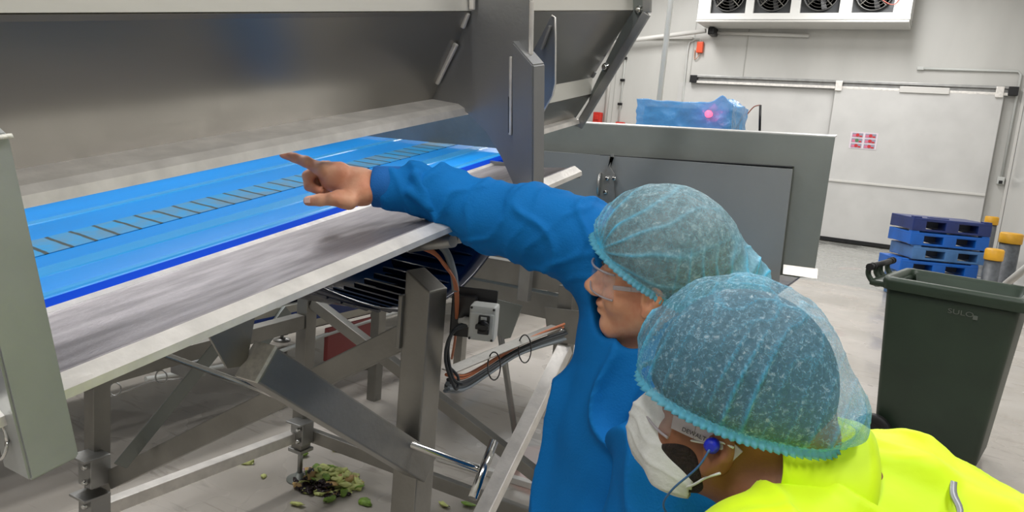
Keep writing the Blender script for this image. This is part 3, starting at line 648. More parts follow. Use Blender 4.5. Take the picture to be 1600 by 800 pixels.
# ------------------------------------------------------------------ device wrapped in blue plastic with a red light
wp = empty('wrapped_scanner', (-1.55, 5.2, 0), 'machine head wrapped in crumpled blue plastic with a red light, behind the guard', 'machine')
c0 = onpl(990, 170, 1, 5.0); c1 = onpl(1170, 170, 1, 5.0)
X0w, X1w = c0[0]+.04, c1[0]-.11
MB().box(((X0w+X1w)/2, 5.25, 1.74), (X1w-X0w-.04, .42, .25), bev=.015).build('machine_head', mat('scanner_grey', (176, 182, 186), .4, .3), wp)
MB().box(((X0w+X1w)/2, 5.25, .81), (.3, .3, 1.6), bev=.01).box(((X0w+X1w)/2, 5.25, .01), (.6, .5, .02), bev=.004).build('stand', STEEL, wp)
bm = bmesh.new(); bmesh.ops.create_cube(bm, size=1); bmesh.ops.subdivide_edges(bm, edges=bm.edges[:], cuts=40, use_grid_fill=True)
for v in bm.verts:
    p = v.co.copy(); q_ = Vector(((X0w+X1w)/2+p.x*(X1w-X0w), 5.25+p.y*.47, 1.745+p.z*.29))
    nn = noise.noise(q_*6)*.02+(1-abs(noise.noise(q_*9+Vector((3, 1, 0))))*3)*.008
    dv = Vector((p.x, p.y, p.z)).normalized()
    q_ += dv*nn
    if p.x > .25 and p.z > .3: q_.z += .05*math.exp(-((p.x-.38)/.07)**2)
    if p.x < -.45: q_.x -= .03*(.5+noise.noise(q_*20))
    v.co = q_
me = bpy.data.meshes.new('plastic_wrap'); bm.to_mesh(me); bm.free(); link('plastic_wrap', me, WRAP, wp, True)
RL = bpy.data.materials.new('red_indicator'); RL.use_nodes = True; bs(RL).inputs['Base Color'].default_value = (1, .05, .1, 1)
bs(RL).inputs['Emission Color'].default_value = (1, .07, .13, 1); bs(RL).inputs['Emission Strength'].default_value = 3.5
rc = onpl(1107, 178, 1, 4.97)
MB().lathe(rc, [(.018, -.04), (.024, 0), (.022, .010), (.010, .016)], (0, -1, 0), 20).build('indicator_light', RL, wp)
l = bpy.data.lights.new('indicator_glow', 'POINT'); l.energy = .35; l.color = (1, .1, .3); l.shadow_soft_size = .02
o = bpy.data.objects.new('indicator_glow', l); COL.objects.link(o); o.parent = wp; o.location = Vector(rc)+Vector((0, -.07, 0))-wp.location
MB().tube([onpl(1187, 205, 1, 5.0), onpl(1188, 164, 1, 5.0)], .008, 8).build('bracket_rod', BLACK, wp)
MB().tube(curve_pts([onpl(1168, 178, 1, 5.0), onpl(1178, 167, 1, 5.0), onpl(1188, 164, 1, 5.0)], 6), .004, 6).build('wire', mat('rust_wire', (150, 84, 66), .5), wp)
MB().box(onpl(1178, 208, 1, 5.02), (.16, .04, .02), bev=.004).build('rod_bracket', STEEL, wp)

# ------------------------------------------------------------------ floor debris
def scrap(c, s, m_, name, label, group=None):
    bm = bmesh.new(); bmesh.ops.create_icosphere(bm, subdivisions=2, radius=1)
    sd = random.random()*99; rot = Matrix.Rotation(random.random()*6.28, 4, 'Z')@Matrix.Rotation(random.uniform(-.5, .5), 4, 'X')
    for v in bm.verts:
        p = v.co.copy(); n_ = noise.noise(p*1.6+Vector((sd, 0, 0)))
        q_ = Vector((p.x*s*(1+.5*n_), p.y*s*.6*(1+.6*n_), p.z*s*.22+.25*s*noise.noise(p*1.2+Vector((0, sd, 0)))))
        v.co = rot@q_+Vector(c)
    zmin = min(v.co.z for v in bm.verts)
    if c[2] < .03:
        for v in bm.verts: v.co.z += .001-zmin
    me = bpy.data.meshes.new(name); bm.to_mesh(me); bm.free()
    for p in me.polygons: p.use_smooth = True
    me.materials.append(m_); return me
allm = []
ctr = Vector((-2.10, 2.29, 0))
bmP = bmesh.new(); matsP = [GREEN, LEAFY, LEAFB, LEAFD, PURPLE]
for k in range(190):
    a = random.random()*6.28; r = math.sqrt(random.random()); dx = .15*r*math.cos(a); dy = .12*r*math.sin(a)
    c = ctr+Vector((dx+.01, dy, .012+.05*(1-r*r)*random.random()))
    # dark leaves lie towards the foot and the near side
    u_ = dx*.87+dy*.48
    kind = 3 if (dy-dx*.2 < -.05 or u_ < -.07) and random.random() < .75 else random.choice((0, 1, 1, 1, 1, 2))
    if u_ < -.07 and dy > .0 and random.random() < .5: kind = 4
    me = scrap(c, random.uniform(.016, .034), matsP[kind], 'leaf', '')
    n0 = len(bmP.faces); bmP.from_mesh(me); bmP.faces.ensure_lookup_table()
    for f in bmP.faces[n0:]: f.material_index = kind; f.smooth = True
me = bpy.data.meshes.new('vegetable_scraps'); bmP.to_mesh(me); bmP.free()
for m_ in matsP: me.materials.append(m_)
o = bpy.data.objects.new('vegetable_scraps', me); COL.objects.link(o)
tag(recentre(o), 'heap of chopped lettuce and purple cabbage scraps on the floor by a leg foot', 'food scraps', kind='stuff')
sp = [(380, 720, .05, LEAFY, 'long pale lettuce shred alone on the floor left of the scrap heap'), (529, 703, .035, LEAFY, 'pale lettuce piece on the floor just above the scrap heap'),
      (515, 781, .035, GREEN, 'green lettuce piece on the floor directly in front of the scrap heap'), (570, 786, .035, GREEN, 'green lettuce piece on the floor right of and in front of the scrap heap'),
      (465, 789, .03, LEAFY, 'pale lettuce piece on the floor left and in front of the scrap heap'), (733, 790, .035, GREEN, 'green leaf scrap on the floor below the steel T handle'),
      (694, 790, .03, LEAFY, 'pale leaf scrap on the floor beside the front leg'), (412, 744, .02, LEAFY, 'tiny pale leaf crumb on the floor between the shred and the heap'),
      (474, 712, .028, GREEN, 'green leaf scrap on the floor behind the foot rod')]
for x, y, s, m_, lab in sp:
    me = scrap(onpl(x, y, 2, .006), s, m_, 'leaf_scrap', lab); o = bpy.data.objects.new('leaf_scrap', me); COL.objects.link(o); tag(recentre(o), lab, 'leaf')
a = onpl(684, 712, 2, .02); b_ = onpl(850, 762, 2, .02)
o = recentre(MB().beam(a, b_, .03, .035, (0, 0, 1), .003).build('plastic_rail', WHITE)); o.location.z = .001
tag(o, 'white plastic rail lying on the floor behind the front leg', 'rail')

# ------------------------------------------------------------------ wheelie bin
BC = Vector((.195, 4.72, 0)); ang = math.radians(170)
bx = Vector((math.cos(ang), math.sin(ang), 0)); by = Vector((-bx.y, bx.x, 0))  # bx towards the handle, by towards the camera
bn = empty('wheelie_bin', BC, 'dark green two wheeled waste bin with open top on the floor', 'bin')
def BP(u_, v_, z): return BC+bx*u_*.90+by*v_+Vector((0, 0, z))
def rrect(u0, u1, v, z, r, n=5):
    pts = []
    for (cx_, cy_, a0) in ((u1-r, v-r, 0), (u0+r, v-r, 90), (u0+r, -v+r, 180), (u1-r, -v+r, 270)):
        for k in range(n+1):
            t = math.radians(a0+90*k/n); pts.append((cx_+r*math.cos(t), cy_+r*math.sin(t), z))
    return pts
def loft(b, rings, cap0=True, cap1=True):
    R_ = [[b.bm.verts.new(BP(*p)) for p in r] for r in rings]; n = len(R_[0])
    for A_, B_ in zip(R_, R_[1:]):
        for i in range(n): b.bm.faces.new((A_[i], A_[(i+1) % n], B_[(i+1) % n], B_[i])).smooth = True
    if cap0: b.bm.faces.new(R_[0][::-1])
    if cap1: b.bm.faces.new(R_[-1])
HB = .97
b = MB(); loft(b, [rrect(-.28, .27, .20, .03, .03), rrect(-.29, .275, .21, .06, .035), rrect(-.355, .33, .265, HB-.10, .04), rrect(-.36, .335, .27, HB-.005, .04), rrect(-.335, .31, .245, HB-.005, .04), rrect(-.32, .30, .235, HB-.15, .04), rrect(-.27, .25, .19, .08, .03)])
body = b.build('bin_body', BIN, bn)
b = MB(); loft(b, [rrect(-.40, .35, .295, HB-.055, .05), rrect(-.41, .355, .305, HB-.01, .05), rrect(-.405, .35, .30, HB+.012, .05), rrect(-.345, .31, .25, HB+.012, .045), rrect(-.338, .305, .243, HB-.05, .045), rrect(-.37, .33, .27, HB-.06, .045)], False, False)
b.build('bin_rim', BIN, bn)
b = MB()
for vv in (-.20, .20):
    pass
for vv in (-.215, -.05, .05, .215):
    pts = [(.33, HB-.02), (.40, HB-.05), (.45, HB-.01), (.455, HB+.035), (.43, HB+.05)]
    b.tube(curve_pts([BP(u_, vv, z) for u_, z in pts], 5), .015, 8)
b.box(BP(.36, 0, HB-.035), (.12, .56, .035), (bx, by, (0, 0, 1)), .012)
b.build('handle_bracket', BIN, bn)
b = MB(); b.tube([BP(.44, -.26, HB+.045), BP(.44, .26, HB+.045)], .017, 12)
for vv in (-.26, -.2, .2, .26): b.lathe(BP(.44, vv, HB+.045), [(.021, -.008), (.021, .008)], by, 12)
b.build('handle', RUB, bn)
for vv in (-.255, .255):
    o = MB().lathe(BP(.27, vv+(-.025), .10), [(.06, 0), (.096, .002), (.10, .012), (.10, .038), (.096, .048), (.06, .05), (.055, .04), (.02, .042)], by, 28).build('wheel', RUB, bn)
MB().tube([BP(.27, -.25, .10), BP(.27, .25, .10)], .012, 10).build('axle', STEEL, bn)
# hinged-back lid seen as the inner wall beyond the rim
b = MB(); loft(b, [rrect(-.33, .30, .012, HB+.01, .01), rrect(-.33, .30, .012, HB+.02, .01)])
b.bm.free()
cu = bpy.data.curves.new('bin_text', 'FONT'); cu.body = 'SULO'; cu.size = .036; cu.extrude = .0008; cu.align_x = 'CENTER'
to = bpy.data.objects.new('bin_text_c', cu); COL.objects.link(to)
bpy.context.view_layer.update()
me = bpy.data.meshes.new_from_object(to.evaluated_get(bpy.context.evaluated_depsgraph_get())); bpy.data.objects.remove(to)
tm = Matrix.Identity(4); Zt = (by*1.0+Vector((0, 0, -.065))).normalized(); Xt = -bx; Yt = Zt.cross(Xt)
for i in range(3): tm[i][0] = Xt[i]*1.35; tm[i][1] = Yt[i]; tm[i][2] = Zt[i]
tp = BP(-.08, .2665, HB-.125)
for i in range(3): tm[i][3] = tp[i]
me.transform(tm); link('embossed_letters', me, mat('worn_letter_grey', (92, 98, 90), .5), body)
b = MB(); b.box(BP(-.155, .267, HB-.125), (.022, .003, .022), (bx, by, (0, 0, 1)), .001); b.build('embossed_mark', mat('worn_letter_grey', (92, 98, 90), .5), body)
stick = MB().tube([P(1572, 444, 4.35), P(1604, 418, 4.15), P(1660, 372, 3.85)], .021, 14).build('tool_handle', mat('handle_white', (222, 220, 216), .35))
tag(recentre(stick), 'white round tool handle sticking out of the green bin', 'handle')

# ------------------------------------------------------------------ stack of plastic pallets
pal_cols = [mat('pallet_pale_blue', (74, 122, 178), .4, 0, .1, 30, var=.15), mat('pallet_blue', (10, 96, 190), .4, 0, .1, 30, var=.1), mat('pallet_navy', (28, 48, 110), .35, 0, .1, 30, var=.12)]
def pallet(m_, label, loc, rz, wdt=.93):
    r = empty('plastic_pallet', loc, label, 'pallet', 'plastic pallets stacked behind the bin'); r.rotation_euler = (0, 0, rz)
    def B_(c, s, bev=.008): b.box(c, s, bev=bev)
    L0 = wdt; D0 = .6; H0 = .155
    b = MB(); B_((0, 0, H0-.02), (L0, D0, .04), .012); B_((-L0*.12, -.16, H0+.004), (.24, .05, .012), .004)
    for sx in (-1, 1): B_((sx*(L0/2-.05), -D0/2+.05, H0+.006), (.09, .09, .022), .006)
    dk = b.build('deck', m_, None); dk.parent = r
    for x in (-1, 0, 1):
        b = MB(); B_((x*(L0/2-.08), 0, H0/2-.01), (.16, D0, H0-.03), .012); o = b.build('runner', m_, None); o.parent = r
    b = MB()
    for y in (-1, 1): B_((0, y*(D0/2-.035), .012), (L0, .07, .024), .008)
    o = b.build('skid', m_, None); o.parent = r
    b = MB(); B_((0, .0, H0*.48), (L0-.2, .25, .07), .004); o = b.build('shade_core', mat('pallet_shadow_grey', (70, 76, 86), .6), None); o.parent = r  # dark block stands in for the shade inside the pallet openings
    return r
pl0 = np.array([.13, 10.6]); rzp = math.radians(27)
spec_ = [(0, 'pale blue plastic pallet at the bottom of the stack behind the green bin', .06), (0, 'pale blue plastic pallet, second from the floor behind the green bin', .03),
         (1, 'bright blue plastic pallet shifted left, directly above the bin rim', -.07), (0, 'light steel blue plastic pallet between two brighter blue ones', .05), (1, 'bright blue plastic pallet just under the navy one', -.0), (2, 'navy blue plastic pallet on top of the stack', .0)]
ux = Vector((math.cos(rzp), math.sin(rzp), 0))
for i, (ci, lab, dx) in enumerate(spec_):
    pallet(pal_cols[ci], lab, Vector((pl0[0], pl0[1], .002+.174*i))+ux*dx, rzp)

# ------------------------------------------------------------------ yellow capped bollards
def bollard(x, y, h, r, lab):
    o = empty('bollard', (x, y, 0), lab, 'bollard', None)
    MB().lathe((x, y, 0), [(r+.03, 0), (r+.03, .012), (r, .014), (r, h-.12)], (0, 0, 1), 24).build('post', BOLL, o)
    MB().lathe((x, y, h-.13), [(r+.012, 0), (r+.014, .01), (r+.014, .115), (r, .13)], (0, 0, 1), 24).build('yellow_cap', YEL, o)
bollard(.88, 14.1, .975, .085, 'grey round bollard with yellow cap, the farthest one beside the sliding door')
bollard(.93, 11.1, .92, .115, 'thick grey round bollard with yellow cap by the glossy right wall')
bollard(.72, 10.15, .77, .085, 'short grey round bollard with yellow cap beside the pallet stack')

# ------------------------------------------------------------------ people: signed distance bodies turned into one continuous surface
def v3(p): return np.array(p, dtype=np.float32)
def cone(p, a, b, ra, rb):
    a = v3(a); b = v3(b); ab = b-a; t = np.clip(((p-a)@ab)/max(ab@ab, 1e-9), 0, 1)
    return np.linalg.norm(p-a-t[:, None]*ab, axis=1)-(ra+(rb-ra)*t)
def chain(p, pts, rs, k=.01):
    d = None
    for i in range(len(pts)-1):
        e = cone(p, pts[i], pts[i+1], rs[i], rs[i+1]); d = e if d is None else smin(d, e, k)
    return d
def ell(p, c, r, B=None):
    q = p-v3(c)
    if B is not None: q = q@np.array(B, dtype=np.float32).T
    r = v3(r); k0 = np.linalg.norm(q/r, axis=1); k1 = np.linalg.norm(q/(r*r), axis=1)
    return k0*(k0-1)/np.maximum(k1, 1e-6)
def smin(a, b, k):
    h = np.maximum(k-np.abs(a-b), 0)/k; return np.minimum(a, b)-h*h*k*.25
def smax(a, b, k): return -smin(-a, -b, k)
def surfnet(f, lo, hi, h, keep=None):
    lo = np.array(lo, float); hi = np.array(hi, float); K = 4
    n = (np.ceil((hi-lo)/(h*K)).astype(int)+1)                      # coarse blocks
    gx, gy, gz = [lo[i]+h*K*(np.arange(n[i])+.5)-h*.5 for i in range(3)]
    Cc = np.stack(np.meshgrid(gx, gy, gz, indexing='ij'), -1).reshape(-1, 3).astype(np.float32)
    dc = f(Cc).reshape(n); near = np.abs(dc) < h*K*1.9
    g = np.repeat(np.repeat(np.repeat(dc, K, 0), K, 1), K, 2).astype(np.float32)
    idx = np.argwhere(near)
    if len(idx) == 0: return None
    oo = np.stack(np.meshgrid(*[np.arange(K)]*3, indexing='ij'), -1).reshape(-1, 3)
    for s in range(0, len(idx), 4000):
        I = (idx[s:s+4000, None, :]*K+oo[None]).reshape(-1, 3)
        g[I[:, 0], I[:, 1], I[:, 2]] = f((lo+I*h).astype(np.float32))
    N = g.shape; ins = g < 0
    cell = np.zeros(tuple(x-1 for x in N), bool); 
    a = ins[:-1, :-1, :-1]
    for dx in (0, 1):
        for dy in (0, 1):
            for dz in (0, 1):
                cell |= ins[dx:N[0]-1+dx, dy:N[1]-1+dy, dz:N[2]-1+dz] != a
    ci = np.argwhere(cell); vid = -np.ones(cell.shape, np.int64); vid[tuple(ci.T)] = np.arange(len(ci))
    acc = np.zeros((len(ci), 3)); cnt = np.zeros(len(ci))
    cs = [np.array((i, j, k)) for i in (0, 1) for j in (0, 1) for k in (0, 1)]
    for A_ in cs:
        for ax_ in range(3):
            if A_[ax_]: continue
            B_ = A_.copy(); B_[ax_] = 1
            ga = g[tuple((ci+A_).T)]; gb = g[tuple((ci+B_).T)]; mk = (ga < 0) != (gb < 0)
            t = np.where(mk, ga/np.where(ga-gb == 0, 1, ga-gb), 0)
            pt = A_+t[:, None]*(B_-A_); acc[mk] += pt[mk]; cnt[mk] += 1
    V = lo+(ci+acc/cnt[:, None])*h
    Fs = []
    for ax_ in range(3):
        u_, v_ = [(1, 2), (2, 0), (0, 1)][ax_]
        sl = [slice(1, N[i]-1) for i in range(3)]; sl[ax_] = slice(0, N[ax_]-1)
        s2 = list(sl); s2[ax_] = slice(1, N[ax_])
        g0 = ins[tuple(sl)]; g1_ = ins[tuple(s2)]; E = np.argwhere(g0 != g1_)
        fl = g0[tuple(E.T)]; off = np.array([1, 1, 1]); off[ax_] = 0; E = E+off
        eu = np.zeros(3, int); eu[u_] = 1; ev = np.zeros(3, int); ev[v_] = 1
        q = [vid[tuple((E-o_).T)] for o_ in (eu+ev, ev, 0*eu, eu)]
        Q = np.stack(q, 1); Q[~fl] = Q[~fl][:, ::-1]; Fs.append(Q)
    Fa = np.concatenate(Fs); Fa = Fa[(Fa >= 0).all(1)]
    V = V.astype(np.float32)
    for _ in range(2):                                              # pull the vertices onto the surface
        e = h*.3; d0 = f(V); G = np.stack([(f(V+v3((e if i == 0 else 0, e if i == 1 else 0, e if i == 2 else 0)))-d0)/e for i in range(3)], 1)
        G /= np.maximum((G*G).sum(1), .2)[:, None]; V = V-np.clip(d0, -h, h)[:, None]*G
    if keep is not None:
        kv = keep(V); Fa = Fa[kv[Fa].all(1)]; used = np.unique(Fa); mp = -np.ones(len(V), int); mp[used] = np.arange(len(used)); V = V[used]; Fa = mp[Fa]
    return V, Fa
def normals(V, Fa):
    n = np.cross(V[Fa[:, 2]]-V[Fa[:, 0]], V[Fa[:, 3]]-V[Fa[:, 1]]); out = np.zeros_like(V)
    for i in range(4): np.add.at(out, Fa[:, i], n)
    return out/np.maximum(np.linalg.norm(out, axis=1), 1e-12)[:, None]
def mkmesh(name, V, Fa, material, parent):
    me = bpy.data.meshes.new(name); me.vertices.add(len(V)); me.vertices.foreach_set('co', V.astype(np.float32).ravel())
    me.loops.add(len(Fa)*4); me.loops.foreach_set('vertex_index', Fa.ravel().astype(np.int32))
    me.polygons.add(len(Fa)); me.polygons.foreach_set('loop_start', np.arange(0, len(Fa)*4, 4, dtype=np.int32)); me.polygons.foreach_set('loop_total', np.full(len(Fa), 4, np.int32))
    me.update(calc_edges=True); me.validate()
    return link(name, me, material, parent, True)
def smo(d, Fa, it=2):
    d = np.asarray(d, float)
    for _ in range(it):
        m_ = d[Fa].mean(1); s_ = np.zeros(len(d)); c_ = np.zeros(len(d))
        for i in range(4): np.add.at(s_, Fa[:, i], m_); np.add.at(c_, Fa[:, i], 1)
        d = s_/np.maximum(c_, 1)
    return d
def smoV(V, Fa, it=1): return np.stack([smo(V[:, i], Fa, it) for i in range(3)], 1)
def nz(V, sc, seed=0):                                              # fold noise at every vertex
    return np.array([noise.noise(Vector((v[0]*sc[0]+seed, v[1]*sc[1], v[2]*sc[2]))) for v in V])
def ridge(V, sc, seed=0): return 1-2*np.abs(nz(V, sc, seed))

class Head:
    """head frame: x forward, y to the person's left, z up; built at real size"""
    def __init__(s, ear, fwd, up, scale=1.0):
        f_ = Vector(fwd).normalized(); u_ = Vector(up); u_ = (u_-f_*u_.dot(f_)).normalized(); l_ = u_.cross(f_)
        s.B = np.array([f_, l_, u_]); s.s = scale; s.o = np.array(ear)-s.B[1]*.074*scale-s.B[2]*(-.008*scale)
    def L(s, p): return ((p-s.o.astype(np.float32))@s.B.T.astype(np.float32))/s.s
    def W(s, p): return np.array(p, float)*s.s@s.B+s.o
    def sdf(s, p):
        q = s.L(p); qm = q.copy(); qm[:, 1] = np.abs(qm[:, 1])
        d = ell(q, (-.018, 0, .045), (.098, .076, .084))
        d = smin(d, ell(q, (.022, 0, -.028), (.068, .060, .078)), .03)
        d = smin(d, cone(qm, (-.002, .052, -.045), (.058, .016, -.098), .018, .018), .035)
        d = smin(d, ell(q, (.062, 0, -.098), (.026, .026, .020)), .025)
        d = smin(d, ell(qm, (.052, .040, -.032), (.028, .024, .024)), .025)
        d = smin(d, ell(qm, (.074, .028, .020), (.015, .028, .010)), .018)
        d = smax(d, -ell(qm, (.098, .031, -.002), (.022, .020, .015)), .016)
        d = smin(d, cone(q, (.084, 0, .008), (.112, 0, -.030), .008, .0125), .012)
        d = smin(d, ell(qm, (.100, .012, -.036), (.013, .009, .009)), .008)
        d = smin(d, ell(q, (.086, 0, -.058), (.014, .026, .0065)), .008)
        d = smin(d, ell(q, (.083, 0, -.072), (.014, .022, .0075)), .008)
        # eyeballs behind lids
        d = smin(d, ell(qm, (.074, .031, -.003), (.014, .015, .012)), .004)
        # ears: a rim with a hollow
        e = ell(qm, (-.006, .080, -.010), (.020, .009, .033)); e = smax(e, -ell(qm, (-.002, .090, -.006), (.011, .010, .020)), .006)
        e = smin(e, cone(qm, (-.012, .084, -.012), (.002, .080, -.038), .006, .008), .008)
        d = smin(d, e, .008)
        return d*s.s
def Hface(H, p): return H.sdf(p)

def wires(name, H, pts, r, m_, parent, n=8):
    return MB().tube(curve_pts([H.W(p) for p in pts], n), r, 8).build(name, m_, parent)

def hairnet(H, parent, m_, medge, style, hem, puff, rx=(.120, .096, .104), seed=0, cc=(-.022, 0, .052)):
    """gathered bouffant cap: shell over the hair, pleated, with an elastic frill and a loose puff at the back"""
    hx0, hz0, hx1, hz1 = hem                                        # hem plane from forehead to nape
    nrm = Vector((-(hz0-hz1), 0, (hx0-hx1))).normalized(); nrm = np.array(nrm)
    def f(p):
        q = H.L(p); d = ell(q, cc, rx)
        pc, pr = puff; d = smin(d, ell(q, pc, pr), .05)
        return d*H.s
    def keep(V):
        q = H.L(V); return (q-np.array((hx0, 0, hz0)))@nrm > 0
    c = H.W((-.05, 0, .03)); V, Fa = surfnet(f, c-.27, c+.27, .0026, keep)
    n = normals(V, Fa); q = H.L(V.astype(np.float32)).astype(float)
    hd = (q-np.array((hx0, 0, hz0)))@nrm                            # height above the hem
    fade = np.clip(hd/.02, 0, 1)
    if style == 'fan':                                              # pleats fan out from a knot on the front left
        g = np.array((.090, .045, .060)); dv = q-g; r = np.linalg.norm(dv, axis=1)
        an = np.arctan2(dv[:, 2]+.15*dv[:, 0], -dv[:, 0]+dv[:, 1]*.6); wob = nz(q, (18, 18, 18), seed)
        cr = (1-np.abs(np.sin(an*7.5+wob*.9+.6*np.sin(an*3))))**4; e1 = np.exp(-r/.075)*np.clip(r/.02, 0, 1)
        d = cr*.0075*e1; dens = cr*np.clip(e1*2.2, 0, 1)
        rear = np.clip((-q[:, 0]-.015)/.05, 0, 1)*np.clip(1.4-np.abs(q[:, 2]-.03)/.05, 0, 1)
        c2 = (1-np.abs(np.sin(q[:, 0]*150+nz(q, (14, 14, 14), 7)*2.6)))**4; d = d+rear*c2*.0028; dens = dens+rear*c2*.7
        k0 = np.exp(-(r/.022)**2); d = d-.012*k0; dens = dens+k0
    else:
        ph = q[:, 0]*150+nz(q, (8, 8, 6), 3)*2.2+q[:, 2]*10
        top = np.clip((.150-hd)/.07, 0, 1); sep = np.clip(nz(q, (16, 5, 5), 9)*2.2+.75, .2, 1)
        c2 = (1-np.abs(np.sin(ph)))**3.5; d = c2*.0065*top*sep; dens = .8*c2*top*sep
        c3 = (1-np.abs(nz(q, (30, 30, 30), 14))*3.5).clip(0)**4*(1-top); d = d+c3*.002; dens = dens+.35*c3
    dens = dens+np.clip((-q[:, 0]-.115)/.05, 0, 1)*.35+np.exp(-(hd/.010)**2)*.25
    # crumple in the back puff
    pb = np.clip((-q[:, 0]-.10)/.05, 0, 1); d = d+pb*(.012*ridge(q, (16, 16, 16), 5)-.006)
    d += .0014*nz(q, (34, 34, 34), 1)
    V = V+n*(d*fade*H.s)[:, None]
    # draw in towards the elastic
    pull = np.exp(-(hd/.012)**2)*.0045; V = V-n*(pull*H.s)[:, None]
    net = mkmesh('hairnet', V, Fa, m_, parent)
    at = net.data.attributes.new('bunching', 'FLOAT', 'POINT'); at.data.foreach_set('value', np.clip(dens, 0, 1).astype(np.float32))
    # elastic frill: follow the hem all round
    ring = []
    for k in range(240):
        a = 2*math.pi*k/240; u = np.array((math.cos(a), math.sin(a), 0.0))
        # march outwards inside the hem plane
        base = np.array(((hx0+hx1)/2, 0, (hz0+hz1)/2)); du = np.array(((hx0-hx1), 0, (hz0-hz1))); du = du/np.linalg.norm(du)
        t = np.linspace(.03, .2, 200); pts = base+t[:, None]*(du*u[0]+np.array((0, 1.0, 0))*u[1])
        dd = f(np.array([H.W(p) for p in pts]).astype(np.float32)); i = np.argmax(dd > 0); ring.append((pts[i], (du*u[0]+np.array((0, 1.0, 0))*u[1])))
    bm = bmesh.new(); rows = []
    for j, (dz, dr) in enumerate(((.005, -.0045), (.001, -.0048), (-.003, -.0025), (-.007, -.0005))):
        row = []
        for k, (p, u) in enumerate(ring):
            w_ = .0021*math.sin(k*2*math.pi/240*68+.6*math.sin(k*.13))*(1 if j != 1 else .35)*(1+.6*(j == 3))
            row.append(bm.verts.new(Vector(H.W(p+u*(dr-.001+w_)+nrm*dz))))
        rows.append(row)
    for a, b in zip(rows, rows[1:]):
        for k in range(240): bm.faces.new((a[k], a[(k+1) % 240], b[(k+1) % 240], b[k])).smooth = True
    me = bpy.data.meshes.new('elastic_frill'); bm.to_mesh(me); bm.free(); fr = link('elastic_frill', me, medge, net)
    so = fr.modifiers.new('thick', 'SOLIDIFY'); so.thickness = .0008
    return net

def hair(H, parent, m_, hem, cc=(-.018, 0, .046), rr=(.106, .083, .091)):
    hx0, hz0, hx1, hz1 = hem; nrm = np.array(Vector((-(hz0-hz1), 0, (hx0-hx1))).normalized())
    def f(p):
        q = H.L(p); d = ell(q, cc, rr); pl = -((q-np.array((hx0+.002, 0, hz0-.004), np.float32))@nrm.astype(np.float32)); return smax(d, pl, .006)*H.s
    c = H.W((-.02, 0, .05)); V, Fa = surfnet(f, c-.22, c+.22, .004)
    return mkmesh('hair', V, Fa, m_, parent)

# =========================== man in the blue coat, pointing under the hopper
H1 = Head(P(1014, 464, 1.24), Vector(-RGT*.93+UP*.13+FWD*.26), Vector(RGT*.13+UP*.92-FWD*.34), 1.0)
man1 = empty('person', (-.30, 1.42, 0), 'person in royal blue coat and blue hairnet, arm outstretched, pointing under the hopper', 'person')
n1 = H1.W((-.035, 0, -.055))
sR = P(948, 392, 1.43); sL = P(1098, 560, 1.28); chest = P(1025, 560, 1.42); pel = P(1030, 800, 1.50)
neckb = P(1060, 470, 1.40)
WR = P(586, 291, 1.50); EL = P(772, 343, 1.52)
hipc = np.array([pel[0]+.02, pel[1]+.04, .93])
def legs(p, hip, ft, kz=.5, sep=.09):
    d = None
    for s_ in (-1, 1):
        hj = hip+np.array([0, s_*sep, -.04]); kn_ = np.array([(hip[0]+ft[0])/2-.03, ft[1]+s_*sep*1.1, kz]); an_ = np.array([ft[0], ft[1]+s_*sep*1.1, .09]); to = an_+np.array([-.15, 0, -.05])
        e = chain(p, [hj, kn_, an_, to], [.085, .058, .042, .032], .03); d = e if d is None else smin(d, e, .02)
    return d
ft1 = (hipc[0]+.03, hipc[1]+.0)
def hand1(p):
    d = smin(cone(p, WR, P(566, 292, 1.495), .0265, .030), cone(p, P(566, 290, 1.495), P(520, 279, 1.485), .031, .026), .02)
    d = smin(d, cone(p, P(560, 283, 1.51), P(512, 268, 1.50), .024, .018), .02)
    d = smin(d, cone(p, P(566, 302, 1.475), P(536, 311, 1.455), .024, .017), .02)
    d = smin(d, cone(p, P(530, 268, 1.475), P(500, 264, 1.462), .020, .0138), .012)
    # index, straight
    ix = chain(p, [P(503, 265, 1.462), P(478, 253, 1.457), P(460, 246.5, 1.455), P(443, 241.5, 1.455)], [.0130, .0108, .0096, .0080], .003)
    d = smin(d, ix, .006)
    th = chain(p, [P(545, 315, 1.448), P(519, 311, 1.432), P(500, 312.5, 1.427), P(482, 314, 1.425)], [.0165, .0125, .0118, .0098], .004)
    d = smin(d, th, .010)
    fi = chain(p, [P(503, 262, 1.485), P(481, 275, 1.482), P(483, 291, 1.476), P(499, 298, 1.474)], [.0128, .0112, .0100, .0088], .003)
    for a in ([P(506, 260, 1.505), P(486, 274, 1.502), P(489, 292, 1.496), P(504, 299, 1.492)], [P(512, 260, 1.522), P(495, 273, 1.52), P(497, 290, 1.514), P(510, 298, 1.508)]):
        fi = np.minimum(fi, chain(p, a, [.0122, .0106, .0096, .0085], .003))
    d = smin(d, fi, .0035)
    # knuckle and tendon relief
    for c_, r_ in ((P(502, 262, 1.452), .0075), (P(478, 251, 1.450), .006), (P(519, 309, 1.422), .0065), (P(528, 303, 1.44), .007)): d = smin(d, np.linalg.norm(p-v3(c_), axis=1)-r_, .012)
    return d
LH = [sL, P(1040, 720, 1.20), P(975, 960, 1.18)]
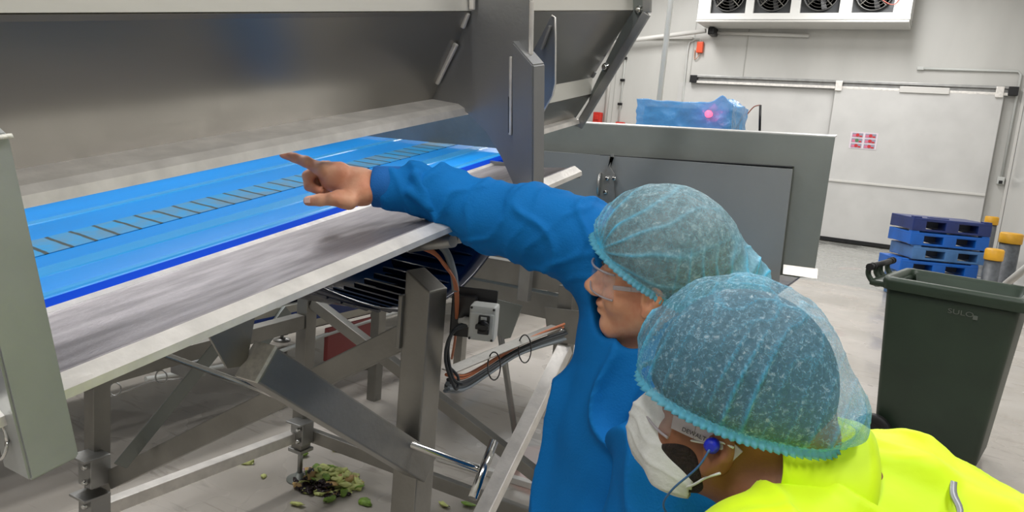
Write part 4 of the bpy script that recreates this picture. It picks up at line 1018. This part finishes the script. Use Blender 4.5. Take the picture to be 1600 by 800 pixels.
def body1(p):
    d = H1.sdf(p)
    d = smin(d, chain(p, [n1, neckb], [.052, .060], .02), .03)
    d = smin(d, chain(p, [neckb, chest, pel, hipc], [.055, .11, .13, .13], .05), .03)
    d = smin(d, chain(p, [neckb, sR], [.05, .055], .03), .02); d = smin(d, chain(p, [neckb, sL], [.05, .055], .03), .02)
    d = smin(d, chain(p, [sR, EL, WR], [.055, .042, .026], .02), .03)
    d = smin(d, hand1(p), .01)
    d = smin(d, chain(p, LH, [.055, .042, .028], .02), .03)
    hl = LH[-1]; hd = (LH[-1]-LH[-2])/np.linalg.norm(LH[-1]-LH[-2])
    d = smin(d, chain(p, [hl, hl+hd*.09], [.028, .034], .01), .02)
    for k in range(4):
        b0 = hl+hd*.09+UP*(.024-.016*k); d = smin(d, chain(p, [b0, b0+hd*.045, b0+hd*.07-FWD*-.01], [.009, .008, .007], .003), .003)
    d = smin(d, chain(p, [hl+hd*.03+UP*.02, hl+hd*.07+UP*.05, hl+hd*.10+UP*.055], [.013, .011, .009], .004), .008)
    d = smin(d, legs(p, hipc, ft1), .04)
    return d
V, Fa = surfnet(body1, (-1.45, .75, -.0), (.35, 1.95, 1.75), .0042)
V[:, 2] = np.maximum(V[:, 2], .004)
body = mkmesh('body', V, Fa, SKIN, man1)
HEM1 = (.092, .056, -.105, -.050)
hair(H1, man1, HAIRG, HEM1, (-.012, 0, .048), (.116, .090, .108))
hairnet(H1, man1, NET, NETEDGE, 'fan', HEM1, ((-.132, -.02, .012), (.058, .056, .046)), (.130, .100, .120), 2, (-.010, 0, .050))

# coat: loose sleeve with folds, cuff, hanging front
def nrmv(v): return v/np.linalg.norm(v)
slp = [P(640, 297, 1.50), P(700, 310, 1.50), P(765, 338, 1.50), P(832, 352, 1.46), P(900, 374, 1.43), P(965, 420, 1.42)]
slr = [.048, .054, .071, .077, .081, .092]
def sleeve1(p): return chain(p, slp, slr, .03)
frontp = [P(1000, 470, 1.42), P(1012, 560, 1.42), P(1005, 680, 1.44), P(1000, 800, 1.46)]
hem1 = np.array([P(1000, 800, 1.46)[0], P(1000, 800, 1.46)[1], .42])
def coat1(p):
    d = sleeve1(p)
    t = chain(p, frontp+[hem1], [.11, .135, .165, .185, .21], .06)
    d = smin(d, t, .035)
    d = smin(d, chain(p, [P(965, 420, 1.42), neckb, P(1085, 520, 1.30)], [.085, .08, .08], .03), .04)
    d = smin(d, chain(p, [P(1085, 560, 1.31), P(1040, 720, 1.23), P(985, 900, 1.18)], [.085, .080, .075], .04), .012)
    d = smax(d, -(p[:, 2]-.42), .01)
    return smax(d, -chain(p, [H1.W((.01, 0, -.02)), H1.W((.03, 0, -.06))], [.080, .075]), .02)
V, Fa = surfnet(coat1, (-1.3, .7, .38), (.35, 1.95, 1.65), .0040)
n = normals(V, Fa)
# folds
axs = nrmv(slp[-1]-slp[0]); tt = (V-slp[0])@axs; L_ = np.linalg.norm(slp[-1]-slp[0]); onS_ = np.clip(1-tt/L_, 0, 1)
w1 = np.array([noise.noise(Vector(v*5.0)) for v in V]); w2 = nz(V, (9, 9, 9), 4)
up_ = V@UP; rt_ = V@RGT
# elbow and cuff creases run diagonally round the sleeve
crease = (1-np.abs(np.sin(tt*27+up_*11+w1*4.5)))**6
crease2 = (1-np.abs(np.sin(tt*40-up_*24+w2*3.8)))**6
isS = (sleeve1(V.astype(np.float32)) < .02)&(tt < L_*.98)
amp = np.where(isS, .0125+.006*np.exp(-((tt-.04)/.06)**2), .0)
dz = np.where(isS, amp*(crease*.9+crease2*.7)-.004, 0)
hz_ = (V[:, 0]*.87+V[:, 1]*.48)                                    # along the picture's horizontal
drape = (1-np.abs(np.sin(hz_*26+V[:, 2]*3.5+w1*2.6)))**3.5
low_ = np.clip((1.36-V[:, 2])/.25, 0, 1)
dz = dz+np.where(isS, 0, low_*(.030*drape-.006)+.006*w2*low_)
V = smoV(V+n*smo(dz, Fa, 2)[:, None], Fa, 1)
coat = mkmesh('coat', V, Fa, COAT, man1)
# puffed bunch above the cuff
def cuffpuff(p):
    d = cone(p, P(622, 296, 1.50), P(660, 298, 1.50), .045, .050)
    d = smin(d, ell(p, P(650, 272, 1.49), (.022, .022, .024)), .02); d = smin(d, cone(p, P(655, 262, 1.475), P(690, 282, 1.47), .011, .008), .012)
    d = smin(d, cone(p, P(648, 275, 1.452), P(668, 322, 1.452), .008, .007), .014)
    return smin(d, cone(p, P(640, 300, 1.448), P(690, 338, 1.458), .007, .006), .014)
c = P(650, 298, 1.5); V, Fa = surfnet(cuffpuff, c-.13, c+.13, .0032); n = normals(V, Fa)
V = smoV(V+n*smo(.007*(1-np.abs(np.sin((V@UP)*40+(V@RGT)*34+nz(V, (9, 9, 9), 2)*3)))**2, Fa, 3)[:, None], Fa, 2)
mkmesh('sleeve_gather', V, Fa, COAT, coat)
cf = MB(); ca, cb_ = P(584, 291.5, 1.50), P(626, 294, 1.50); ax_ = Vector(cb_-ca).normalized(); Lc = np.linalg.norm(cb_-ca)
cf.lathe(ca, [(.0335, .003), (.0405, .0), (.0415, .002), (.0425, .02), (.0440, Lc)], ax_, 40)
CUFF = mat('cuff_rib_cloth', (8, 96, 170), .85, 0, .3, 300, (1, 1, 1)); cf.build('cuff', CUFF, coat)
# collar
cl = MB(); 
V, Fa = surfnet(lambda p: np.abs(chain(p, [H1.W((-.045, 0, -.085)), neckb], [.072, .085], .02))-.004, neckb-.22, neckb+.22, .005, lambda V: (chain(V.astype(np.float32), [H1.W((-.07, 0, -.10))]*2, [.085, .085]) < 0))
mkmesh('collar', V, Fa, COAT, coat)
# trousers and boots
def trou(hip, ft, grow):
    def f(p):
        d = legs(p, hip, ft)-grow; return smax(smax(d, p[:, 2]-.98, .01), -(p[:, 2]-.16), .01)
    return f
c = np.array(hipc); V, Fa = surfnet(trou(hipc, ft1, .014), c-np.array((.4, .4, .9)), c+np.array((.4, .4, .1)), .010)
mkmesh('trousers', V, Fa, TROU, man1)
def boots(hip, ft):
    return lambda p: smax(smax(legs(p, hip, ft)-.012, p[:, 2]-.26, .01), -(p[:, 2]-.004), .004)
V, Fa = surfnet(boots(hipc, ft1), (hipc[0]-.5, hipc[1]-.4, -.01), (hipc[0]+.4, hipc[1]+.4, .3), .008); mkmesh('boots', V, Fa, BOOT, man1)
# thumb nail, eye, brow
b = MB(); b.box(P(480, 313, 1.4165), (.012, .0105, .003), (-RGT, UP, -FWD), .0013); b.build('thumb_nail', NAIL, man1)
def glasses(H, parent, temple_w, name='safety_glasses'):
    r = None
    # wrap-around lens: a curved sheet with thickness
    b = MB(); bm = b.bm; n_, m2 = 18, 6; G_ = []
    for i in range(n_+1):
        a = math.radians(-68+136*i/n_); row = []
        for j in range(m2+1):
            t = j/m2; z = .018-.044*t; notch = .010*math.exp(-(a/.22)**2)*t
            rr = .082+.002*math.sin(t*3.1)
            row.append(bm.verts.new(Vector(H.W((.030+rr*math.cos(a)*.98, rr*math.sin(a)*.88, z+notch)))))
        G_.append(row)
    for i in range(n_):
        for j in range(m2): bm.faces.new((G_[i][j], G_[i+1][j], G_[i+1][j+1], G_[i][j+1])).smooth = True
    lens = b.build(name, LENS, parent); so = lens.modifiers.new('thick', 'SOLIDIFY'); so.thickness = .002
    edge = lambda z, dz: [(.030+.084*math.cos(math.radians(a))*.98, .084*math.sin(math.radians(a))*.88, z+dz*math.exp(-(math.radians(a)/.22)**2)) for a in range(-68, 69, 8)]
    wires('lens_rim', H, edge(.019, 0), .0022, LENSF, lens, 2); wires('lens_rim', H, edge(-.027, .010), .0018, LENSF, lens, 2)
    for sy in (-1, 1):
        b = MB(); pts = [H.W((.062, sy*.070, -.002)), H.W((.030, sy*.078, .002)), H.W((-.008, sy*.0815, .006)), H.W((-.028, sy*.082, -.002))]
        for p, q in zip(pts, pts[1:]): b.beam(p, q, .0028, temple_w, Vector(H.B[1]), .001)
        b.build('temple', LENSF, lens)
    return lens
g_ = glasses(H1, man1, .008)
for sy in (-1, 1):
    o = MB().lathe(H1.W((.0835, sy*.031, -.003)), [(.0065, -.002), (.0062, 0), (.003, .0015)], Vector(H1.B[0]), 14).build('eye', EYEW, man1)
    MB().lathe(H1.W((.0848, sy*.031, -.003)), [(.003, 0), (.002, .001)], Vector(H1.B[0]), 12).build('iris', BLACK, o)
    wires('eyebrow', H1, [(.090, sy*.014, .020), (.089, sy*.030, .026), (.078, sy*.046, .021)], .0028, HAIRG, man1, 4)

# =========================== man in the yellow jacket, looking on
H2 = Head(P(1119, 700, .87), Vector(-RGT*.84+UP*.34+FWD*.42), Vector(RGT*.34+UP*.88-FWD*.34), .94)
man2 = empty('person', (.22, .80, 0), 'person in a bright yellow jacket and white face mask looking on, wet blue hairnet', 'person')
n2 = H2.W((-.035, 0, -.05)); nb2 = P(1275, 775, .93)
s2L = P(1192, 900, .80); s2R = P(1408, 790, 1.03); ch2 = P(1400, 900, .93)
hip2 = np.array([.42, .62, .93]); ft2 = (.46, .60)
LA2 = [s2L, P(1170, 1230, .80), P(960, 1330, .92)]; RA2 = [s2R, P(1560, 970, 1.13), P(1380, 1150, 1.2)]
def armh(p, J):
    d = chain(p, J, [.052, .040, .026], .02); hd = (J[-1]-J[-2])/np.linalg.norm(J[-1]-J[-2]); hl = J[-1]
    d = smin(d, chain(p, [hl, hl+hd*.09], [.027, .034], .01), .02); sd = np.cross(hd, [0, 0, 1.0]); sd /= np.linalg.norm(sd)
    for k in range(4):
        b0 = hl+hd*.09+sd*(.024-.016*k); d = smin(d, chain(p, [b0, b0+hd*.045, b0+hd*.07-np.array([0, 0, .012])], [.009, .008, .007], .003), .003)
    return smin(d, chain(p, [hl+hd*.03+sd*.022, hl+hd*.065+sd*.05, hl+hd*.09+sd*.055], [.013, .011, .009], .004), .008)
def body2(p):
    d = H2.sdf(p)
    d = smin(d, chain(p, [n2, nb2], [.054, .064], .02), .03)
    d = smin(d, chain(p, [nb2, ch2, hip2], [.09, .125, .125], .05), .05)
    d = smin(d, chain(p, [nb2, s2R], [.06, .06], .03), .04); d = smin(d, chain(p, [nb2, s2L], [.06, .06], .03), .04)
    d = smin(d, armh(p, LA2), .03); d = smin(d, armh(p, RA2), .03)
    return smin(d, legs(p, hip2, ft2), .04)
V, Fa = surfnet(body2, (-.55, .2, 0), (.85, 1.45, 1.6), .0042)
V[:, 2] = np.maximum(V[:, 2], .004)
mkmesh('body', V, Fa, SKIN2, man2)
HEM2 = (.100, .024, -.110, .030)
hair(H2, man2, HAIRD, HEM2, (.006, 0, .058), (.118, .095, .125))
hairnet(H2, man2, NET2, NETEDGE, 'pleat', HEM2, ((-.095, .0, .066), (.056, .060, .034)), (.134, .104, .136), 5, (.014, 0, .064))
# jacket
def jack(p):
    d = chain(p, [P(1350, 850, .95), P(1430, 930, .93), hip2+np.array([0, 0, -.02])], [.130, .160, .165], .06)
    d = smin(d, chain(p, [P(1280, 862, .88), s2L], [.100, .085], .04), .05)
    d = smin(d, chain(p, [P(1330, 830, .97), s2R], [.105, .086], .04), .06)
    d = smin(d, chain(p, LA2[:2]+[LA2[1]*.25+LA2[2]*.75], [.082, .070, .060], .03), .03)
    d = smin(d, chain(p, RA2[:2]+[RA2[1]*.25+RA2[2]*.75], [.085, .070, .060], .03), .03)
    d = smin(d, chain(p, [P(1296, 760, .94), P(1310, 820, .93)], [.070, .11], .03), .03)
    d = smax(d, -(p[:, 2]-.78), .01)
    return smax(d, -chain(p, [n2+(n2-nb2)*.4, n2*.35+nb2*.65], [.085, .070]), .012)
V, Fa = surfnet(jack, (-.5, .2, .74), (.9, 1.5, 1.6), .0048)
n = normals(V, Fa); w1 = nz(V, (5, 5, 5), 1); w2 = nz(V, (11, 11, 11), 3)
cr1 = (1-np.abs(np.sin((V@RGT)*26+(V@UP)*14+w1*5)))**4; cr2 = (1-np.abs(nz(V, (6, 14, 9), 8))*2.2).clip(0)**3
V = smoV(V+n*smo(.014*cr1+.013*cr2+.005*w2-.004, Fa, 2)[:, None], Fa, 1)
jk = mkmesh('jacket', V, Fa, HIVIS, man2)
# stand-up collar behind the neck
na = nrmv(n2-nb2); Bk = UP*.75+RGT*.65; Bk = nrmv(Bk-na*(Bk@na)); Cd = np.cross(na, Bk); Cd = Cd if Cd@FWD < 0 else -Cd
bm = bmesh.new(); rows = []
for j in range(9):
    row = []
    for k in range(61):
        th = math.radians(-140+280*k/60); t = j/8
        top = .030+.046*math.cos(th*.55)**2; hgt = -.05+(top+.05)*t; rad = .105-.022*t+.006*math.sin(th*5+t*2)*t+.010*max(0, t-.7)
        q_ = nb2*.62+n2*.38+na*hgt+(Bk*math.cos(th)+Cd*math.sin(th))*rad; q_ = q_+Bk*.006*noise.noise(Vector(q_*25))
        row.append(bm.verts.new(Vector(q_)))
    rows.append(row)
for a, c in zip(rows, rows[1:]):
    for k in range(60): bm.faces.new((a[k], a[k+1], c[k+1], c[k])).smooth = True
me = bpy.data.meshes.new('collar'); bm.to_mesh(me); bm.free(); co_ = link('collar', me, HIVIS, jk)
so = co_.modifiers.new('thick', 'SOLIDIFY'); so.thickness = .003
# reflective tape across the back
def onjacket(px, py):                                               # where a sight line meets the cloth
    r = (P(px, py, 1.0)-CAM); t = .6
    for _ in range(60):
        d_ = float(jack((CAM+r*t)[None].astype(np.float32))[0]); t += d_*.8
        if d_ < .0008: break
    return Vector(CAM+r*(t-.011))
bm = bmesh.new(); rows = []
for k in range(16):
    y_ = 736+7*k; x_ = 1478+.22*(y_-736)+2.5*math.sin(k*.9)
    rows.append([bm.verts.new(onjacket(x_+u_, y_)) for u_ in (0, 5, 10)])
for a, c in zip(rows, rows[1:]):
    for k in range(2): bm.faces.new((a[k], a[k+1], c[k+1], c[k])).smooth = True
me = bpy.data.meshes.new('reflective_tape'); bm.to_mesh(me); bm.free(); tp_ = link('reflective_tape', me, TAPE, jk)
so = tp_.modifiers.new('thick', 'SOLIDIFY'); so.thickness = .003
c = np.array(hip2); V, Fa = surfnet(trou(hip2, ft2, .014), c-np.array((.4, .4, .9)), c+np.array((.4, .4, .1)), .010); mkmesh('trousers', V, Fa, TROU, man2)
V, Fa = surfnet(boots(hip2, ft2), (hip2[0]-.5, hip2[1]-.4, -.01), (hip2[0]+.5, hip2[1]+.4, .3), .008); mkmesh('boots', V, Fa, BOOT, man2)
# face mask with straps
def maskf(p):
    q = H2.L(p); qm = q.copy(); qm[:, 1] = np.abs(qm[:, 1])
    d = ell(q, (.070, 0, -.055), (.058, .056, .060)); d = smin(d, ell(q, (.104, 0, -.038), (.020, .020, .028)), .03)
    d = smin(d, ell(qm, (.038, .052, -.080), (.040, .020, .028)), .03)
    return smax(d, q[:, 2]-(.004-.16*np.clip(.09-q[:, 0], 0, 1)*1.2), .008)
c = H2.W((.06, 0, -.05)); V, Fa = surfnet(maskf, c-.13, c+.13, .0028, lambda V: H2.L(V.astype(np.float32))[:, 0] > .012)
n = normals(V, Fa); q = H2.L(V.astype(np.float32))
V = V+n*(.0022*(1-np.abs(np.sin(q[:, 2]*130+nz(q, (20, 20, 20), 3)*3)))**2+.003*nz(q, (30, 30, 30), 6))[:, None]
mk = mkmesh('face_mask', V, Fa, MASK, man2); so = mk.modifiers.new('thick', 'SOLIDIFY'); so.thickness = .0012
for sy in (-1, 1):
    wires('mask_strap', H2, [(.040, sy*.060, -.022), (.015, sy*.074, -.008), (-.004, sy*.082, .006), (-.020, sy*.086, .008)], .0016, MASK, mk, 5)
    wires('mask_strap', H2, [(.030, sy*.062, -.092), (.012, sy*.075, -.070), (-.002, sy*.084, -.046), (-.016, sy*.088, -.030)], .0016, MASK, mk, 5)
def bf(p):
    q = H2.L(p); qm = q.copy(); qm[:, 1] = np.abs(qm[:, 1])
    reg = ell(qm, (.036, .050, -.072), (.040, .040, .050)); return smax(H2.sdf(p)-.0028, reg, .004)
c = H2.W((.04, 0, -.07)); V, Fa = surfnet(bf, c-.12, c+.12, .003); mkmesh('beard', V, Fa, BEARD, man2)
lens2 = glasses(H2, man2, .018)
cu = bpy.data.curves.new('temple_text', 'FONT'); cu.body = 'DEWALT'; cu.size = .0075; cu.extrude = .0002
to = bpy.data.objects.new('temple_text_c', cu); COL.objects.link(to); bpy.context.view_layer.update()
me = bpy.data.meshes.new_from_object(to.evaluated_get(bpy.context.evaluated_depsgraph_get())); bpy.data.objects.remove(to)
Xt = Vector(H2.W((.005, .0835, .003))-H2.W((.034, .0805, .001))).normalized(); Zt = Vector(H2.B[1]); Zt = (Zt-Xt*Zt.dot(Xt)).normalized(); Yt = Zt.cross(Xt); tp = H2.W((.046, .0795, -.004)); tm = Matrix.Identity(4)
for i in range(3): tm[i][0] = Xt[i]; tm[i][1] = Yt[i]; tm[i][2] = Zt[i]; tm[i][3] = tp[i]
me.transform(tm); link('temple_letters', me, BLACK, lens2)
for sy in (-1, 1):
    pl = MB().lathe(H2.W((.004, sy*.078, .000)), [(.005, -.006), (.007, 0), (.009, .009), (.009, .014), (.005, .018)], Vector(H2.B[1]*sy), 16).build('earplug', PLUG, man2)
    wires('earplug_cord', H2, [(.004, sy*.098, -.002), (.010, sy*.102, -.030), (.030, sy*.100, -.075), (.034, sy*.088, -.110), (.006, sy*.072, -.135), (-.03, sy*.06, -.16)], .0013, mat('cord_blue', (60, 100, 150), .5), pl, 6)
for sy in (-1, 1):
    o = MB().lathe(H2.W((.0835, sy*.031, -.003)), [(.0065, -.002), (.0062, 0), (.003, .0015)], Vector(H2.B[0]), 14).build('eye', EYEW, man2)
    MB().lathe(H2.W((.0848, sy*.031, -.003)), [(.003, 0), (.002, .001)], Vector(H2.B[0]), 12).build('iris', BLACK, o)
    wires('eyebrow', H2, [(.090, sy*.014, .020), (.089, sy*.030, .026), (.078, sy*.046, .021)], .003, HAIRD, man2, 4)
